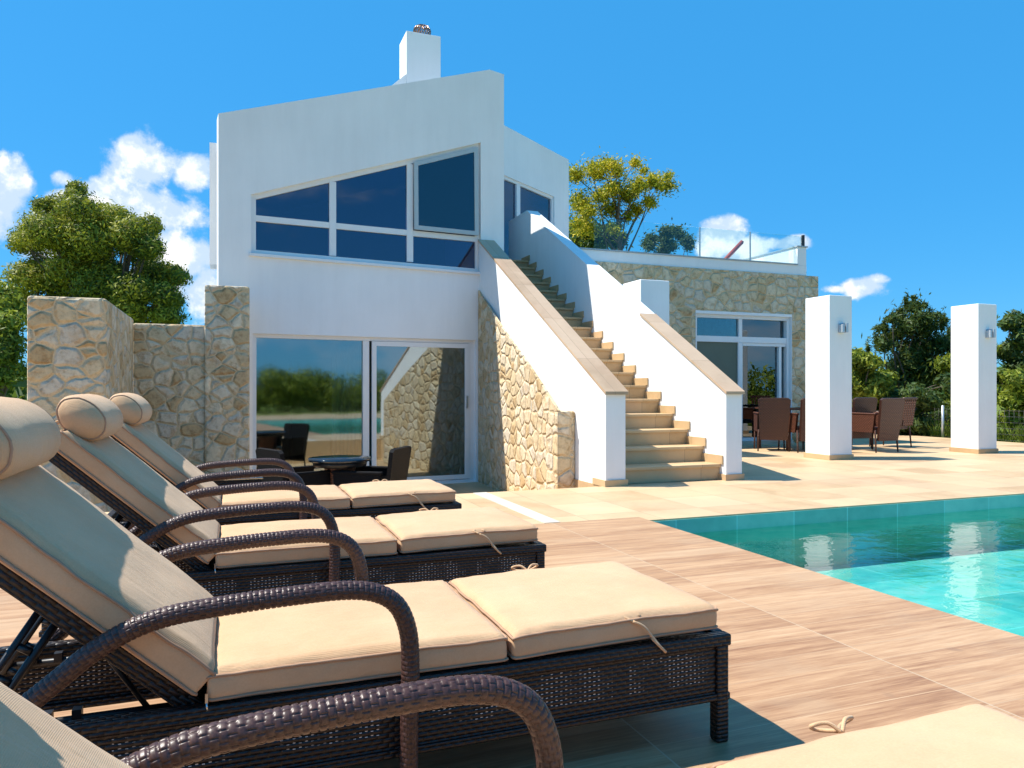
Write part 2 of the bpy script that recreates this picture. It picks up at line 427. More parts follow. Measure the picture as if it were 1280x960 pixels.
def tag(o, label, cat, group=None):
    o['label'] = label; o['category'] = cat
    if group: o['group'] = group
    return o
def thing(name, label, cat, loc=(0, 0, 0), rz=0, group=None):
    o = bpy.data.objects.new(name, None); COL.objects.link(o); o.empty_display_size = .2
    o.location = loc; o.rotation_euler = (0, 0, rz); return tag(o, label, cat, group)
def struct(o, kind='structure'): o['kind'] = kind; return o
def kids(o): return [c for c in COL.objects if c.parent == o]
def dup(root, loc, rz, label, group=None):
    def cp(o, par):
        c = o.copy(); COL.objects.link(c)
        if par: c.parent = par
        for k in kids(o): cp(k, c)
        return c
    r = cp(root, None); r.location = loc; r.rotation_euler = (0, 0, rz); r['label'] = label
    if group: r['group'] = group
    return r

def rect(x0, y0, x1, y1): return [(x0, y0), (x1, y0), (x1, y1), (x0, y1)]

# ------------------------------------------------------------------ ground, deck, terrace, pool
g = MB()
g.box(-400, -400, -.35, -9, 600, -.08); g.box(14.62, -400, -.35, 600, 600, -.08)
g.box(-9, 17.0, -.35, 14.62, 600, -.08); g.box(-9, -400, -.35, 14.62, -9, -.08)
struct(g.build('ground', M['grass']))

PX = 3.155; PY = 5.2; PXR = 12.2; PYN = -4.0; WZ = -.13; FZ = -.52
g = MB()
g.box(-9, -9, -.2, PX, 5.36, 0); struct(g.build('pool_deck', M['deck']))
g = MB()
g.prism([[(-9, 5.362), (PX + .002, 5.362), (PX + .002, PY), (14.6, PY), (14.6, 17), (3.79, 17), (3.79, 7.2), (-1.8, 7.2), (-1.8, 10.4), (-9, 10.4)]],
        lambda u, v: Vector((u, v, 0)), Vector((0, 0, -.5)))
g.box(PXR, -9, -.5, 14.6, PY - .002, 0); g.box(PX + .002, -9, -.5, PXR - .002, PYN, 0)
struct(g.build('terrace', M['tiles']))
g = MB(); g.box(2.31, 5.37, 0, 2.45, 7.19, .004)
struct(g.build('terrace_border', M['marble']))
g = MB(); g.box(-1.798, 7.202, -.6, 3.788, 11.7, -.45); struct(g.build('patio_floor', M['tiles']))

g = MB()   # pool basin: floor and inner walls
g.box(PX - .1, PYN, FZ - .1, PXR, PY, FZ)
g.box(PX + .004, PY - .012, FZ, PXR, PY - .004, -.012)
g.box(PX + .003, PYN, FZ, PX + .011, PY - .014, -.012)
g.box(PXR - .02, PYN, FZ, PXR - .006, PY - .014, -.012); g.box(PX + .014, PYN + .004, FZ, PXR - .03, PYN + .016, -.012)
struct(g.build('pool_basin', M['pool']))
me = bpy.data.meshes.new('pool_water')
me.from_pydata([(PX + .012, PYN + .017, WZ), (PXR - .021, PYN + .017, WZ), (PXR - .021, PY - .013, WZ), (PX + .012, PY - .013, WZ)], [], [(0, 1, 2, 3)])
me.materials.append(M['water']); o = bpy.data.objects.new('pool_water', me); COL.objects.link(o); struct(o)

# ------------------------------------------------------------------ villa
villa = thing('villa', 'white two storey villa with sloping roof, outside stairs and stone clad wing', 'house', (4, 11.6, 0))
VL = Vector(villa.location)
def vb(mb, name, mat, parent=villa):
    o = mb.build(name, mat, parent); 
    if parent is villa: o.location = -VL
    return o
A = Vector((3.81, 11.5, 0)); FD = Vector((math.cos(R(5)), math.sin(R(5)), 0)); FN = Vector((FD.y, -FD.x, 0))
def fac(px, py):            # point (u, z) on the front wall seen in a direction
    d = ray(px, py); dd = Vector((d[0], d[1], 0)); t = A.dot(FN) / dd.dot(FN)
    p = Vector((d[0] * t, d[1] * t, CZ + d[2] * t)); return ((p - A).dot(FD), p.z)
def f3(u, z, off=0): return A + FD * u + FN * off + Vector((0, 0, z))
def off3(off): return lambda u, z: f3(u, z, off)
BK = -FN * .28

uL = fac(273, 200)[0]; uR = fac(630, 200)[0]
ztl = fac(274, 142)[1]; ztr = fac(612, 87)[1]; zte = fac(630, 93)[1]
outer = [(uL, -.45), (uR, -.45), (uR, zte), (fac(612, 87)[0], ztr), (uL, ztl)]
win = [fac(314, 317), fac(601, 341), fac(601, 178), fac(314, 243)]
dl = fac(316, 420)[0]; dr = fac(595, 430)[0]; dz = fac(455, 421)[1]
door = [(dl, -.43), (dr, -.43), (dr, dz), (dl, dz)]
w = MB(); w.prism([outer, win, door], f3, BK); vb(w, 'front_wall', M['plaster'])
# side walls, roof and back of the main block
pL = f3(uL, 0); pR = f3(uR, 0)
w = MB()
w.prism([[(pL.y + .3, -.45), (17, -.45), (17, 4.3), (pL.y + .3, 4.55)]], lambda a, z: Vector((pL.x + .02, a, z)), Vector((.25, 0, 0)))
w.prism([[(pR.y + .3, -.45), (14.2, -.45), (14.2, 5.9), (pR.y + .3, 5.9)]], lambda a, z: Vector((pR.x - .27, a, z)), Vector((.25, 0, 0)))
w.prism([[(pL.x + .02, -.45), (pR.x, -.45), (pR.x, 5.9), (pL.x + .02, 4.3)]], lambda a, z: Vector((a, 16.9, z)), Vector((0, .25, 0)))
vb(w, 'side_wall', M['plaster'])
w = MB()
w.prism([[(pL.x + .28, 4.25), (pR.x - .28, 5.55), (pR.x - .28, 5.70), (pL.x + .28, 4.40)]], lambda a, z: Vector((a, 11.9, z)), Vector((0, 5.0, 0)))
vb(w, 'roof', M['plaster'])
# interior
w = MB()
w.box(pL.x + .3, 11.95, -.5, 3.9, 16.85, -.42)
vb(w, 'room_floor', M['intfloor'])
w = MB()
w.box(pL.x + .3, 15.2, -.42, 3.9, 15.3, 5.2); w.box(pL.x + .3, 11.95, 2.1, 3.9, 15.2, 2.3)
w.box(3.75, 11.95, -.42, 3.9, 15.2, 2.1)
vb(w, 'room_wall', M['interior'])
w = MB(); w.box(1.0, 13.2, -.42, 1.75, 13.9, 1.6); vb(w, 'cupboard', M['wooddark'])
w = MB()
for k in range(14):
    x = 1.55 + k * .03; w.tube([(x, 12.12 + .02 * (k % 2), -.40), (x, 12.12 + .02 * (k % 2), 1.75)], .022, 8)
vb(w, 'curtain', M['curtain'])

def lerp(a, b, t): return (a[0] + (b[0] - a[0]) * t, a[1] + (b[1] - a[1]) * t)
def bar(mb, a, b, wd, to3, depth):     # straight frame bar between (u,z) points
    d = Vector((b[0] - a[0], b[1] - a[1])); d.normalize(); n = Vector((-d.y, d.x)) * wd / 2
    mb.prism([[(a[0] - n.x, a[1] - n.y), (b[0] - n.x, b[1] - n.y), (b[0] + n.x, b[1] + n.y), (a[0] + n.x, a[1] + n.y)]], to3, depth)
# upper window
uw = MB()
i0 = -.055
def inset(poly, d):
    cx = sum(p[0] for p in poly) / len(poly); cz = sum(p[1] for p in poly) / len(poly); n = len(poly); out = []
    for i in range(n):
        p0, p1, p2 = Vector(poly[i - 1]), Vector(poly[i]), Vector(poly[(i + 1) % n])
        a = (p1 - p0).normalized(); b = (p2 - p1).normalized()
        na = Vector((-a.y, a.x)); nb = Vector((-b.y, b.x)); bis = (na + nb); k = d / max(.2, bis.dot(na))
        out.append((p1.x + bis.x * k, p1.y + bis.y * k))
    return out
ow = win; iw = inset(win, .07)
uw.prism([ow, iw], off3(i0), -FN * .07)
winobj = vb(uw, 'upper_window', M['frame'])
fr = MB()
gl_in = inset(win, .035)
def ztop(u):
    a, b = win[3], win[2]; return a[1] + (b[1] - a[1]) * (u - a[0]) / (b[0] - a[0])
um1 = fac(417, 300)[0]; um2 = fac(514, 300)[0]
zt = (fac(320, 270)[1] + fac(600, 300)[1]) / 2
for um in (um1, um2): bar(fr, (um, win[0][1] + .07), (um, ztop(um) - .075), .10, off3(i0 + .003), -FN * .062)
bar(fr, (win[0][0] + .07, zt), (um1 - .052, zt), .085, off3(i0 + .003), -FN * .062)
bar(fr, (um1 + .052, zt), (um2 - .052, zt), .085, off3(i0 + .003), -FN * .062)
bar(fr, (um2 + .052, zt), (win[1][0] - .07, zt), .085, off3(i0 + .003), -FN * .062)
o = fr.build('mullion', M['frame'], winobj)
gp = MB(); gp.prism([gl_in], off3(i0 - .035), -FN * .008); gp.build('pane', M['winglass'], winobj)
# open sash, hinged at the top and standing out
sh = MB()
s0, s1 = um2 + .05, win[1][0] - .045
sz0 = zt + .05
def tilt(u, z):
    k = (z - sz0) / (ztop(s1) - sz0)
    return f3(u, z, -.012 + .03 * (1 - k))
spoly = [(s0, sz0), (s1, sz0), (s1, ztop(s1) - .06), (s0, ztop(s0) - .07)]
sh.prism([spoly, inset(spoly, .065)], tilt, -FN * .035)
so = sh.build('sash', M['greyframe'], winobj)
sp = MB(); sp.prism([inset(spoly, .055)], lambda u, z: tilt(u, z) - FN * .015, -FN * .008); 
o = sp.build('sash_pane', m_glass('sash_glass', (.22, .34, .36), .06), winobj)
sl = MB(); sl.prism([[(win[0][0] - .03, win[0][1] - .035), (win[1][0] + .03, win[1][1] - .035), (win[1][0] + .03, win[1][1] + .004), (win[0][0] - .03, win[0][1] + .004)]], off3(.04), -FN * .12)
sl.build('sill', M['frame'], winobj)
# terrace doors of the ground floor
dd = MB(); dd.prism([door, rect(dl + .055, -.40, dr - .10, dz - .055)], off3(i0), -FN * .09)
dob = vb(dd, 'sliding_door', M['frame'])
um = fac(461, 500)[0]
fr = MB(); fr.prism([rect(um - .075, -.40, um + .02, dz - .057)], off3(i0 + .003), -FN * .08)
fr.build('mullion', M['frame'], dob)
lf = MB(); leaf = rect(um + .06, -.39, dr - .104, dz - .06)
lf.prism([leaf, inset(leaf, .07)], off3(i0 + .02), -FN * .045); lf.build('door_leaf', M['frame'], dob)
gp = MB(); gp.prism([rect(dl + .05, -.40, um - .06, dz - .05)], off3(i0 - .04), -FN * .008)
gp.prism([inset(leaf, .06)], off3(i0 - .0), -FN * .008); gp.build('pane', M['doorglass'], dob)
hd = MB(); hu = dr - .15; hd.prism([rect(hu - .012, .75, hu + .012, .95)], off3(i0 + .06), -FN * .035); hd.build('handle', M['steel'], dob)
# lit ledge / shutter box left of the block
w = MB(); pb = at_d(262, 250, 10.9)
w.box(pb.x, pb.y, at_d(262, 330, 10.9).z, pL.x + .05, pb.y + .5, at_d(262, 178, 10.9).z); vb(w, 'side_bay', M['plaster'])

# chimney
cD = 12.6
c0 = at_d(508, 300, cD); c1 = at_y(551, 300, c0.y); zc = at_d(508, 38, cD).z
cm = MB()
cw = c1.x - c0.x
cm.box(c0.x, c0.y, 5.2, c1.x, c0.y + .55, zc, ch=.01)
zf = at_d(500, 92, cD).z
cm.prism([[(c0.x - .8, zf - .75), (c0.x - .002, zf - .75), (c0.x - .002, zf)]], lambda a, z: Vector((a, c0.y + .01, z)), Vector((0, .5, 0)))
co = vb(cm, 'chimney', M['plaster'])
cc = MB(); ctr = Vector((c1.x - .26, c0.y + .28, zc))
cc.lathe([(.09, -.02), (.09, .05), (.13, .055), (.13, .075)], ctr, 20)
for k in range(18):
    a = 2 * math.pi * k / 18; pts = []
    for j in range(7):
        t = -1.2 + 2.4 * j / 6; rr = .15 * math.cos(t * .95); a2 = a + j * .12
        pts.append(ctr + Vector((rr * math.cos(a2), rr * math.sin(a2), .16 + .105 * math.sin(t))))
    cc.tube(pts, .010, 5)
cc.lathe([(.04, .255), (.05, .265), (.02, .275)], ctr, 12)
cc.build('chimney_cowl', m_plain('cowl_metal', (.30, .19, .14), .3, .85, var=.2), co)

# angled upper wall with terrace door
q1 = Vector((4.25, 13.55, 0)); q2d = at_d(711, 200, 17.5); q2 = Vector((q2d.x, q2d.y, 0)); QD = (q2 - q1).normalized(); QN = Vector((QD.y, -QD.x, 0))
def qa(px, py):
    d = ray(px, py); dv = Vector((d[0], d[1], 0)); t = q1.dot(QN) / dv.dot(QN); p = dv * t
    return ((p - q1).dot(QD), CZ + d[2] * t)
def q3(off=0): return lambda u, z: q1 + QD * u + QN * off + Vector((0, 0, z))
qL = (q2 - q1).length; qt = (qa(632, 160)[1] + qa(710, 197)[1]) / 2
zr = (qa(632, 217)[1] + qa(693, 248)[1]) / 2
ud0 = qa(600, 230)[0]; ud1 = qa(693, 248)[0]
qdoor = rect(max(.2, ud0), 3.52, ud1, zr)
w = MB(); w.prism([[(0, 3.0), (qL, 3.0), (qL, qt), (0, qt)], qdoor], q3(), -QN * .25)
w.prism([[(0, 3.0), (3.5, 3.0), (3.5, qt), (0, qt)]], lambda u, z: q2 - QD * .25 - QN * .252 + (-QN) * u + Vector((0, 0, z)), QD * .248)
vb(w, 'upper_wall', M['plaster'])
w = MB(); w.prism([rect(0.02, qt - .3, qL - .02, qt - .15)], q3(-.26), -QN * 3.2); vb(w, 'upper_roof', M['plaster'])
w = MB(); w.prism([rect(0, 3.0, qL, qt - .31)], q3(-3.2), -QN * .1); vb(w, 'upper_room_wall', M['interior'])
w = MB(); w.prism([qdoor, inset(qdoor, .06)], q3(-.04), -QN * .08); qd = vb(w, 'upper_door', M['frame'])
uqm = qa(650, 240)[0]
w = MB(); w.prism([rect(uqm - .07, 3.58, uqm + .07, zr - .062)], q3(-.037), -QN * .07); w.build('mullion', M['frame'], qd)
w = MB(); w.prism([inset(qdoor, .05)], q3(-.08), -QN * .008); w.build('pane', M['winglass'], qd)

# ---- outside staircase
XO, XI, XR, XE = 3.80, 4.04, 5.36, 5.58
Y0 = 7.15; NST = 19; RI = .185; TR = .33; SL = .562
stair = MB()
ncount = NST
stair.prism([[(Y0 + .1, 0), (13.9, 0), (13.9, RI * NST - .06)] +
             [p for k in range(NST, 0, -1) for p in ((Y0 + .12 + (k - 1) * TR, RI * k - .035), (Y0 + .12 + (k - 1) * TR, RI * (k - 1) - .035))]][0:1],
            lambda a, z: Vector((XI + .0015, a, max(z, 0))), Vector((XR - XI - .003, 0, 0)))
stairs = vb(stair, 'staircase', M['step'])
for k in range(1, NST + 1):
    s = MB(); ya = Y0 + .09 + (k - 1) * TR; yb = ya + TR + (.0 if k < NST else .5)
    s.box(XI + .002, ya, RI * k - .035, XR - .002, yb - .002, RI * k, ch=.006); s.build('step', M['step'], stairs)
sk = MB()
for k in range(1, NST + 1):        # stepped skirting on the right parapet
    ya = Y0 + .05 + (k - 1) * TR
    sk.box(XR - .02, ya, RI * k, XR - .003, ya + TR + .07, RI * k + .10)
sk.build('skirting', M['step'], stairs)
# parapets
zn = at_y(770, 488, Y0).z
yk = 13.3; zk = zn + SL * (yk - Y0)
def parap(mb, x0, x1, yend, flat=True):
    pts = [(Y0, 0), (yend, 0)]
    if flat: pts += [(yend, zk - .03), (yk, zk - .03)]
    else: pts += [(yend, zn - .03 + SL * (yend - Y0))]
    pts += [(Y0, zn - .03)]
    mb.prism([pts], lambda a, z: Vector((x0, a, z)), Vector((x1 - x0, 0, 0)))
p = MB(); parap(p, XO, XI, 11.52, False); p.build('parapet', M['plaster'], stairs)
p = MB(); parap(p, XR, XE, 14.3, True); p.build('parapet', M['plaster'], stairs)
def cap(x0, x1, ya, yend, mat, name, flat=False, over=.02):
    c = MB(); zt = lambda y: zn - .03 + SL * (min(y, yk) - Y0) + .001
    ys = [ya, yend] if not flat else [ya, yk, yend]
    prof = [(y, zt(y)) for y in ys] + [(y, zt(y) + .034) for y in ys[::-1]]
    c.prism([prof], lambda a, z: Vector((x0 - over, a, z)), Vector((x1 - x0 + 2 * over, 0, 0)))
    c.build(name, mat, stairs)
cap(XO, XI, Y0 - .03, 11.51, M['coping'], 'coping')
cap(XR, XE, Y0 - .03, 9.05, M['coping'], 'coping')
cap(XR, XE, 9.052, 14.29, M['plaster'], 'plaster_cap', True, .003)
pl = MB(); pl.box(XO - .02, Y0 - .02, 0, XI + .02, Y0 + .28, .07); pl.build('plinth', M['step'], stairs); pl = MB(); pl.box(XR - .02, Y0 - .02, 0, XE + .02, Y0 + .28, .07)
pl.build('plinth', M['step'], stairs)
stairs.location = -VL
# block beside the stairs
w = MB(); bz = at_y(820, 350, 10.1).z; b0 = at_y(801, 350, 10.1).x; b1 = at_y(837, 350, 10.1).x
w.box(b0, 10.1, 0, b1, 11.66, bz, ch=.012); vb(w, 'side_block', M['plaster'])

# stone facing under the stairs (part of the villa), splayed towards its end pier
sA = at_y(598, 400, 11.45); e0 = Vector((3.57, 7.98, 0))
s0p = Vector((3.77, 11.47, 0))
SD = (e0 - s0p); SLn = SD.length; SDn = SD.normalized(); SNn = Vector((SDn.y, -SDn.x, 0))
if SNn.x > 0: SNn = -SNn
def st(px, py):
    d = ray(px, py); dv = Vector((d[0], d[1], 0)); t = s0p.dot(SNn) / dv.dot(SNn); pnt = dv * t
    return ((pnt - s0p).dot(SDn), CZ + d[2] * t)
prof = [(0, -.45), (SLn, -.45), (SLn, at_y(712, 514, 7.95).z)]
for pp in ((697, 513), (690, 502), (660, 455), (629, 412), (603, 372)): prof.append(st(*pp))
prof.append((0, prof[-1][1] + .15))
w = MB(); w.prism([prof], lambda u, z: s0p + SDn * u + Vector((0, 0, z)), -SNn * .03)
w.box(3.565, 7.9, -.45, 3.797, 8.25, at_y(712, 514, 7.9).z, ch=.02)
vb(w, 'stone_side_wall', M['stone'])

# ---- stone wing with roof terrace
WY = 11.67
x0, x1 = 8.07, 10.29; wz0, wz1 = .07, 2.47; WR = 10.95; WT = 3.30
w = MB(); w.prism([[(XE + .002, 0), (WR, 0), (WR, WT), (XE + .002, WT)], rect(x0, wz0, x1, wz1)], lambda u, z: Vector((u, WY, z)), Vector((0, .3, 0)))
w.box(WR - .3, WY + .302, 0, WR - .004, 17, WT)
vb(w, 'stone_wall', M['stone'])
w = MB(); w.box(XE + .3, WY + .31, WT - .25, WR - .31, 17, WT - .02); vb(w, 'wing_roof', M['marble'])
w = MB(); w.box(XE + .3, 15.5, 0, WR - .31, 15.6, WT - .26); w.box(XE + .3, WY + .31, 0, XE + .4, 15.5, WT - .26); vb(w, 'wing_room_wall', M['interior'])
w = MB(); w.box(XE + .41, WY + .31, 0, WR - .31, 15.5, .04); vb(w, 'wing_room_floor', M['intfloor'])
w = MB(); BX = 10.68
w.box(XE + .03, WY + .03, WT - .018, BX, WY + .25, 3.50); w.box(BX - .22, WY + .032, 3.502, BX - .003, 15.5, 3.86)
w.box(BX - .22, WY + .252, WT, BX - .003, 15.5, 3.50)
vb(w, 'roof_parapet', M['plaster'])
w = MB(); w.box(XE + .03, WY + .005, 3.502, BX - .225, WY + .275, 3.525); w.box(BX - .24, WY + .01, 3.862, BX + .02, 15.52, 3.885)
vb(w, 'parapet_coping', m_plain('grey_coping', (.36, .42, .46), .6))
rl = MB(); gy = WY + .14
edges = [at_y(p, 300, gy).x for p in (742, 806, 875, 938, 1004)]
for a, b in zip(edges[:-1], edges[1:]): rl.box(a + .012, gy, 3.53, b - .012, gy + .012, 4.10)
ro = vb(rl, 'glass_railing', M['rail'])
for e in edges[2:4]:
    ps = MB(); ps.box(e - .009, gy - .006, 3.53, e + .009, gy + .018, 4.10); ps.build('railing_clip', M['lampsteel'], ro)
ps = MB(); ps.box(edges[4] - .02, gy - .02, 3.52, edges[4] + .02, gy + .03, 4.13); ps.build('railing_post', M['black'], ro)
# wing window
wo = rect(x0, wz0, x1, wz1)
w = MB(); w.prism([wo, rect(x0 + .07, wz0 + .06, x1 - .07, wz1 - .07)], lambda u, z: Vector((u, WY + .06, z)), Vector((0, .09, 0)))
ww = vb(w, 'wing_window', M['frame'])
tz = 1.95; xm = at_y(929, 420, WY).x
w = MB(); w.box(x0 + .072, WY + .065, tz, x1 - .072, WY + .14, tz + .11)
w.box(xm - .06, WY + .067, wz0 + .062, xm + .04, WY + .142, tz - .002); w.box(xm - .05, WY + .067, tz + .112, xm + .03, WY + .142, wz1 - .072)
w.box(xm + .06, WY + .08, tz - .06, x1 - .074, WY + .14, tz - .004); w.box(x1 - .24, WY + .08, wz0 + .062, x1 - .18, WY + .14, tz - .064)
w.build('mullion', M['frame'], ww)
w = MB(); w.prism([rect(0, wz0 + .05, x1 - .06 - xm, wz1 - .05)], lambda u, z: Vector((xm + u, WY + .085 + u * .055, z)), Vector((0, .008, 0))); w.box(x0 + .06, WY + .105, tz + .1, xm - .001, WY + .113, wz1 - .05); w.build('pane', M['wingglass'], ww)
w = MB(); w.box(x0 + .062, WY + .10, wz0 + .05, xm - .05, WY + .106, tz + .01); w.build('insect_screen', M['screen'], ww)
w = MB(); w.box(x0 - .02, WY - .02, 0, x1 + .02, WY + .055, wz0 - .002); w.build('sill', M['marble'], ww)
wr = MB(); wr.prism([rect(x0 - .002, wz0, x1 + .002, wz1 + .05), rect(x0 + .006, wz0 + .002, x1 - .006, wz1 - .004)], lambda u, z: Vector((u, WY - .006, z)), Vector((0, .065, 0)))
wr.build('reveal', M['plaster'], ww)

# red-brown pole leaning on the roof terrace
pa = at_y(906, 325, 12.8); pb_ = at_y(928, 302, 12.8)
w = MB(); dirp = (pb_ - pa).normalized(); foot = Vector((pa.x - dirp.x * (pa.z - (WT)) / dirp.z, pa.y, WT))
w.tube([foot, pb_], .045, 4); tag(w.build('wooden_pole', M['redwood']), 'red brown wooden pole leaning above the parapet of the roof terrace', 'pole')

# ------------------------------------------------------------------ stone garden wall at the left
gw = thing('stone_garden_wall', 'rubble stone wall with stepped piers between the lawn and the villa front', 'wall', (-1, 10, -.45))
def gwb(mb, n): o = mb.build(n, M['stone'], gw); o.location = -Vector(gw.location); return o
xa0 = at_y(33, 370, 8.36).x; xa1 = at_y(133, 370, 8.36).x
w = MB(); w.box(xa0, 8.36, -.45, xa1, 10.62, 1.96, ch=.03); gwb(w, 'thick_wall')
w = MB(); w.box(xa1 - .01, 10.62, -.45, -.29, 10.92, at_y(210, 405, 10.62).z, ch=.025); gwb(w, 'low_wall')
xc1 = at_y(312, 400, 10.58).x
w = MB(); w.box(-.305, 10.58, -.45, xc1, 10.93, at_y(285, 357, 10.58).z, ch=.025); gwb(w, 'end_pier')

# ------------------------------------------------------------------ white pillars
def pillar(px0, px1, label):
    a = at_y(px0, 500, 8.67).x; b = at_y(px1, 500, 8.67).x
    cx = (a + b) / 2; t = thing('square_pillar', label, 'pillar', (cx, 8.92, 0), 0, 'white square pillars on the terrace')
    hw = (b - a) / 2
    m = MB(); m.box(-hw, -.25, 0.0, hw, .25, 2.46, ch=.008); m.build('shaft', M['plaster'], t)
    m = MB(); m.box(-hw - .018, -.268, 0, hw + .018, .268, .075, ch=.004); m.build('base_trim', M['step'], t)
    m = MB(); m.box(-.045, -.262, 1.90, .045, -.249, 2.04); m.box(-.055, -.34, 1.90, -.01, -.262, 2.02, ch=.004); m.box(.005, -.35, 1.90, .05, -.262, 2.04, ch=.004)
    m.build('wall_lamp', M['lampsteel'], t)
pillar(1037, 1065, 'white square pillar with small wall lamp in front of the dining chairs')
pillar(1223, 1246, 'white square pillar with small wall lamp standing alone before the hedge at right')

# ------------------------------------------------------------------ sun loungers
def smooth_path(pts, n=8):
    P = [Vector(p) for p in pts]; out = []
    P = [P[0] * 2 - P[1]] + P + [P[-1] * 2 - P[-2]]
    for i in range(1, len(P) - 2):
        for k in range(n):
            t = k / n; a, b, c, d = P[i - 1], P[i], P[i + 1], P[i + 2]
            out.append(.5 * ((2 * b) + (c - a) * t + (2 * a - 5 * b + 4 * c - d) * t * t + (3 * b - a - 3 * c + d) * t ** 3))
    out.append(P[-2]); return out
def resample(pts, step):
    out = [pts[0]]; acc = 0
    for a, b in zip(pts[:-1], pts[1:]):
        L = (b - a).length; d = step - acc
        while d <= L:
            out.append(a.lerp(b, d / L)); d += step
        acc = (acc + L) % step if L > 0 else acc
    return out

def cushion_bm(L, W, T, r=.022, bulge=.02, seed=0, nx=34, ny=26, nz=6, crease=1.0):
    """soft box; origin at the middle of its underside"""
    bm = bmesh.new(); idx = {}
    a, b, c = L / 2, W / 2, T / 2
    def add(i, j, k):
        key = (i, j, k)
        if key in idx: return idx[key]
        def sp(t): return math.copysign(abs(t) ** .72, t)       # denser near the edges
        x = sp(-1 + 2 * i / nx) * a; y = sp(-1 + 2 * j / ny) * b; z = (-1 + 2 * k / nz) * c
        q = Vector((max(-a + r, min(a - r, x)), max(-b + r, min(b - r, y)), max(-c + r, min(c - r, z))))
        d = Vector((x, y, z)) - q
        p = q + (d.normalized() * min(r, max(abs(d.x), abs(d.y), abs(d.z))) if d.length > 1e-9 else d)
        fx = 1 - (x / a) ** 2; fy = 1 - (y / b) ** 2; fx = max(0, fx); fy = max(0, fy)
        s = 1 if z > 0 else -.15
        p.z += s * bulge * (abs(z) / c) * (fx ** .45) * (fy ** .45)
        e = 1 - min(1, fx ** .5 * fy ** .5)
        nn = noise.noise(Vector((x * 7 + seed, y * 7, z * 4 + seed * 3))) * .0045 + noise.noise(Vector((x * 24, y * 24 + seed, z * 9))) * .0022 * (.25 + e) * crease
        p.z += nn * (1 if z > 0 else .2)
        side = noise.noise(Vector((x * 9 + seed, z * 12, y * 9))) * .006
        if abs(y) > b * .98: p.y += side * (1 if y > 0 else -1) - .0
        if abs(x) > a * .98: p.x += side
        # edges pull in between the corners
        p.y -= math.copysign(.010 * (abs(y) / b) ** 6 * (fx ** .5), y)
        p.x -= math.copysign(.008 * (abs(x) / a) ** 6 * (fy ** .5), x)
        v = bm.verts.new(p + Vector((0, 0, c))); idx[key] = v; return v
    def quad(f): 
        vs = [add(*q) for q in f]
        try: fc = bm.faces.new(vs); fc.smooth = True
        except ValueError: pass
    for i in range(nx):
        for j in range(ny):
            quad([(i, j, nz), (i + 1, j, nz), (i + 1, j + 1, nz), (i, j + 1, nz)]); quad([(i, j, 0), (i, j + 1, 0), (i + 1, j + 1, 0), (i + 1, j, 0)])
    for i in range(nx):
        for k in range(nz):
            quad([(i, 0, k), (i + 1, 0, k), (i + 1, 0, k + 1), (i, 0, k + 1)]); quad([(i, ny, k), (i, ny, k + 1), (i + 1, ny, k + 1), (i + 1, ny, k)])
    for j in range(ny):
        for k in range(nz):
            quad([(0, j, k), (0, j, k + 1), (0, j + 1, k + 1), (0, j + 1, k)]); quad([(nx, j, k), (nx, j + 1, k), (nx, j + 1, k + 1), (nx, j, k + 1)])
    # rims for the piping
    rims = []
    for k in (nz - 1, 1):
        rim = [idx[(i, 0, k)] for i in range(nx)] + [idx[(nx, j, k)] for j in range(ny)] + [idx[(i, ny, k)] for i in range(nx, 0, -1)] + [idx[(0, j, k)] for j in range(ny, 0, -1)]
        kk = nz if k == nz - 1 else 0
        rim2 = [idx[(i, 0, kk)] for i in range(nx)] + [idx[(nx, j, kk)] for j in range(ny)] + [idx[(i, ny, kk)] for i in range(nx, 0, -1)] + [idx[(0, j, kk)] for j in range(ny, 0, -1)]
        rims.append([u.co.lerp(v.co, .5) for u, v in zip(rim, rim2)])
    return bm, rims
def make_cushion(name, L, W, T, M4, parent, seed, **kw):
    bm, rims = cushion_bm(L, W, T, seed=seed, **kw)
    mb = MB(); mb.add_bm(bm, M4, True); bm.free(); o = mb.build(name, M['fabric'], parent)
    for rm in rims:
        pp = MB()
        ctr = sum(rm, Vector()) / len(rm)
        pts = [M4 @ (p_ + Vector((p_.x - ctr.x, p_.y - ctr.y, 0)).normalized() * .0035) for p_ in rm]
        pp.tube(pts, .0042, 6, closed=True)
        pp.build('piping', M['piping'], o)
    return o

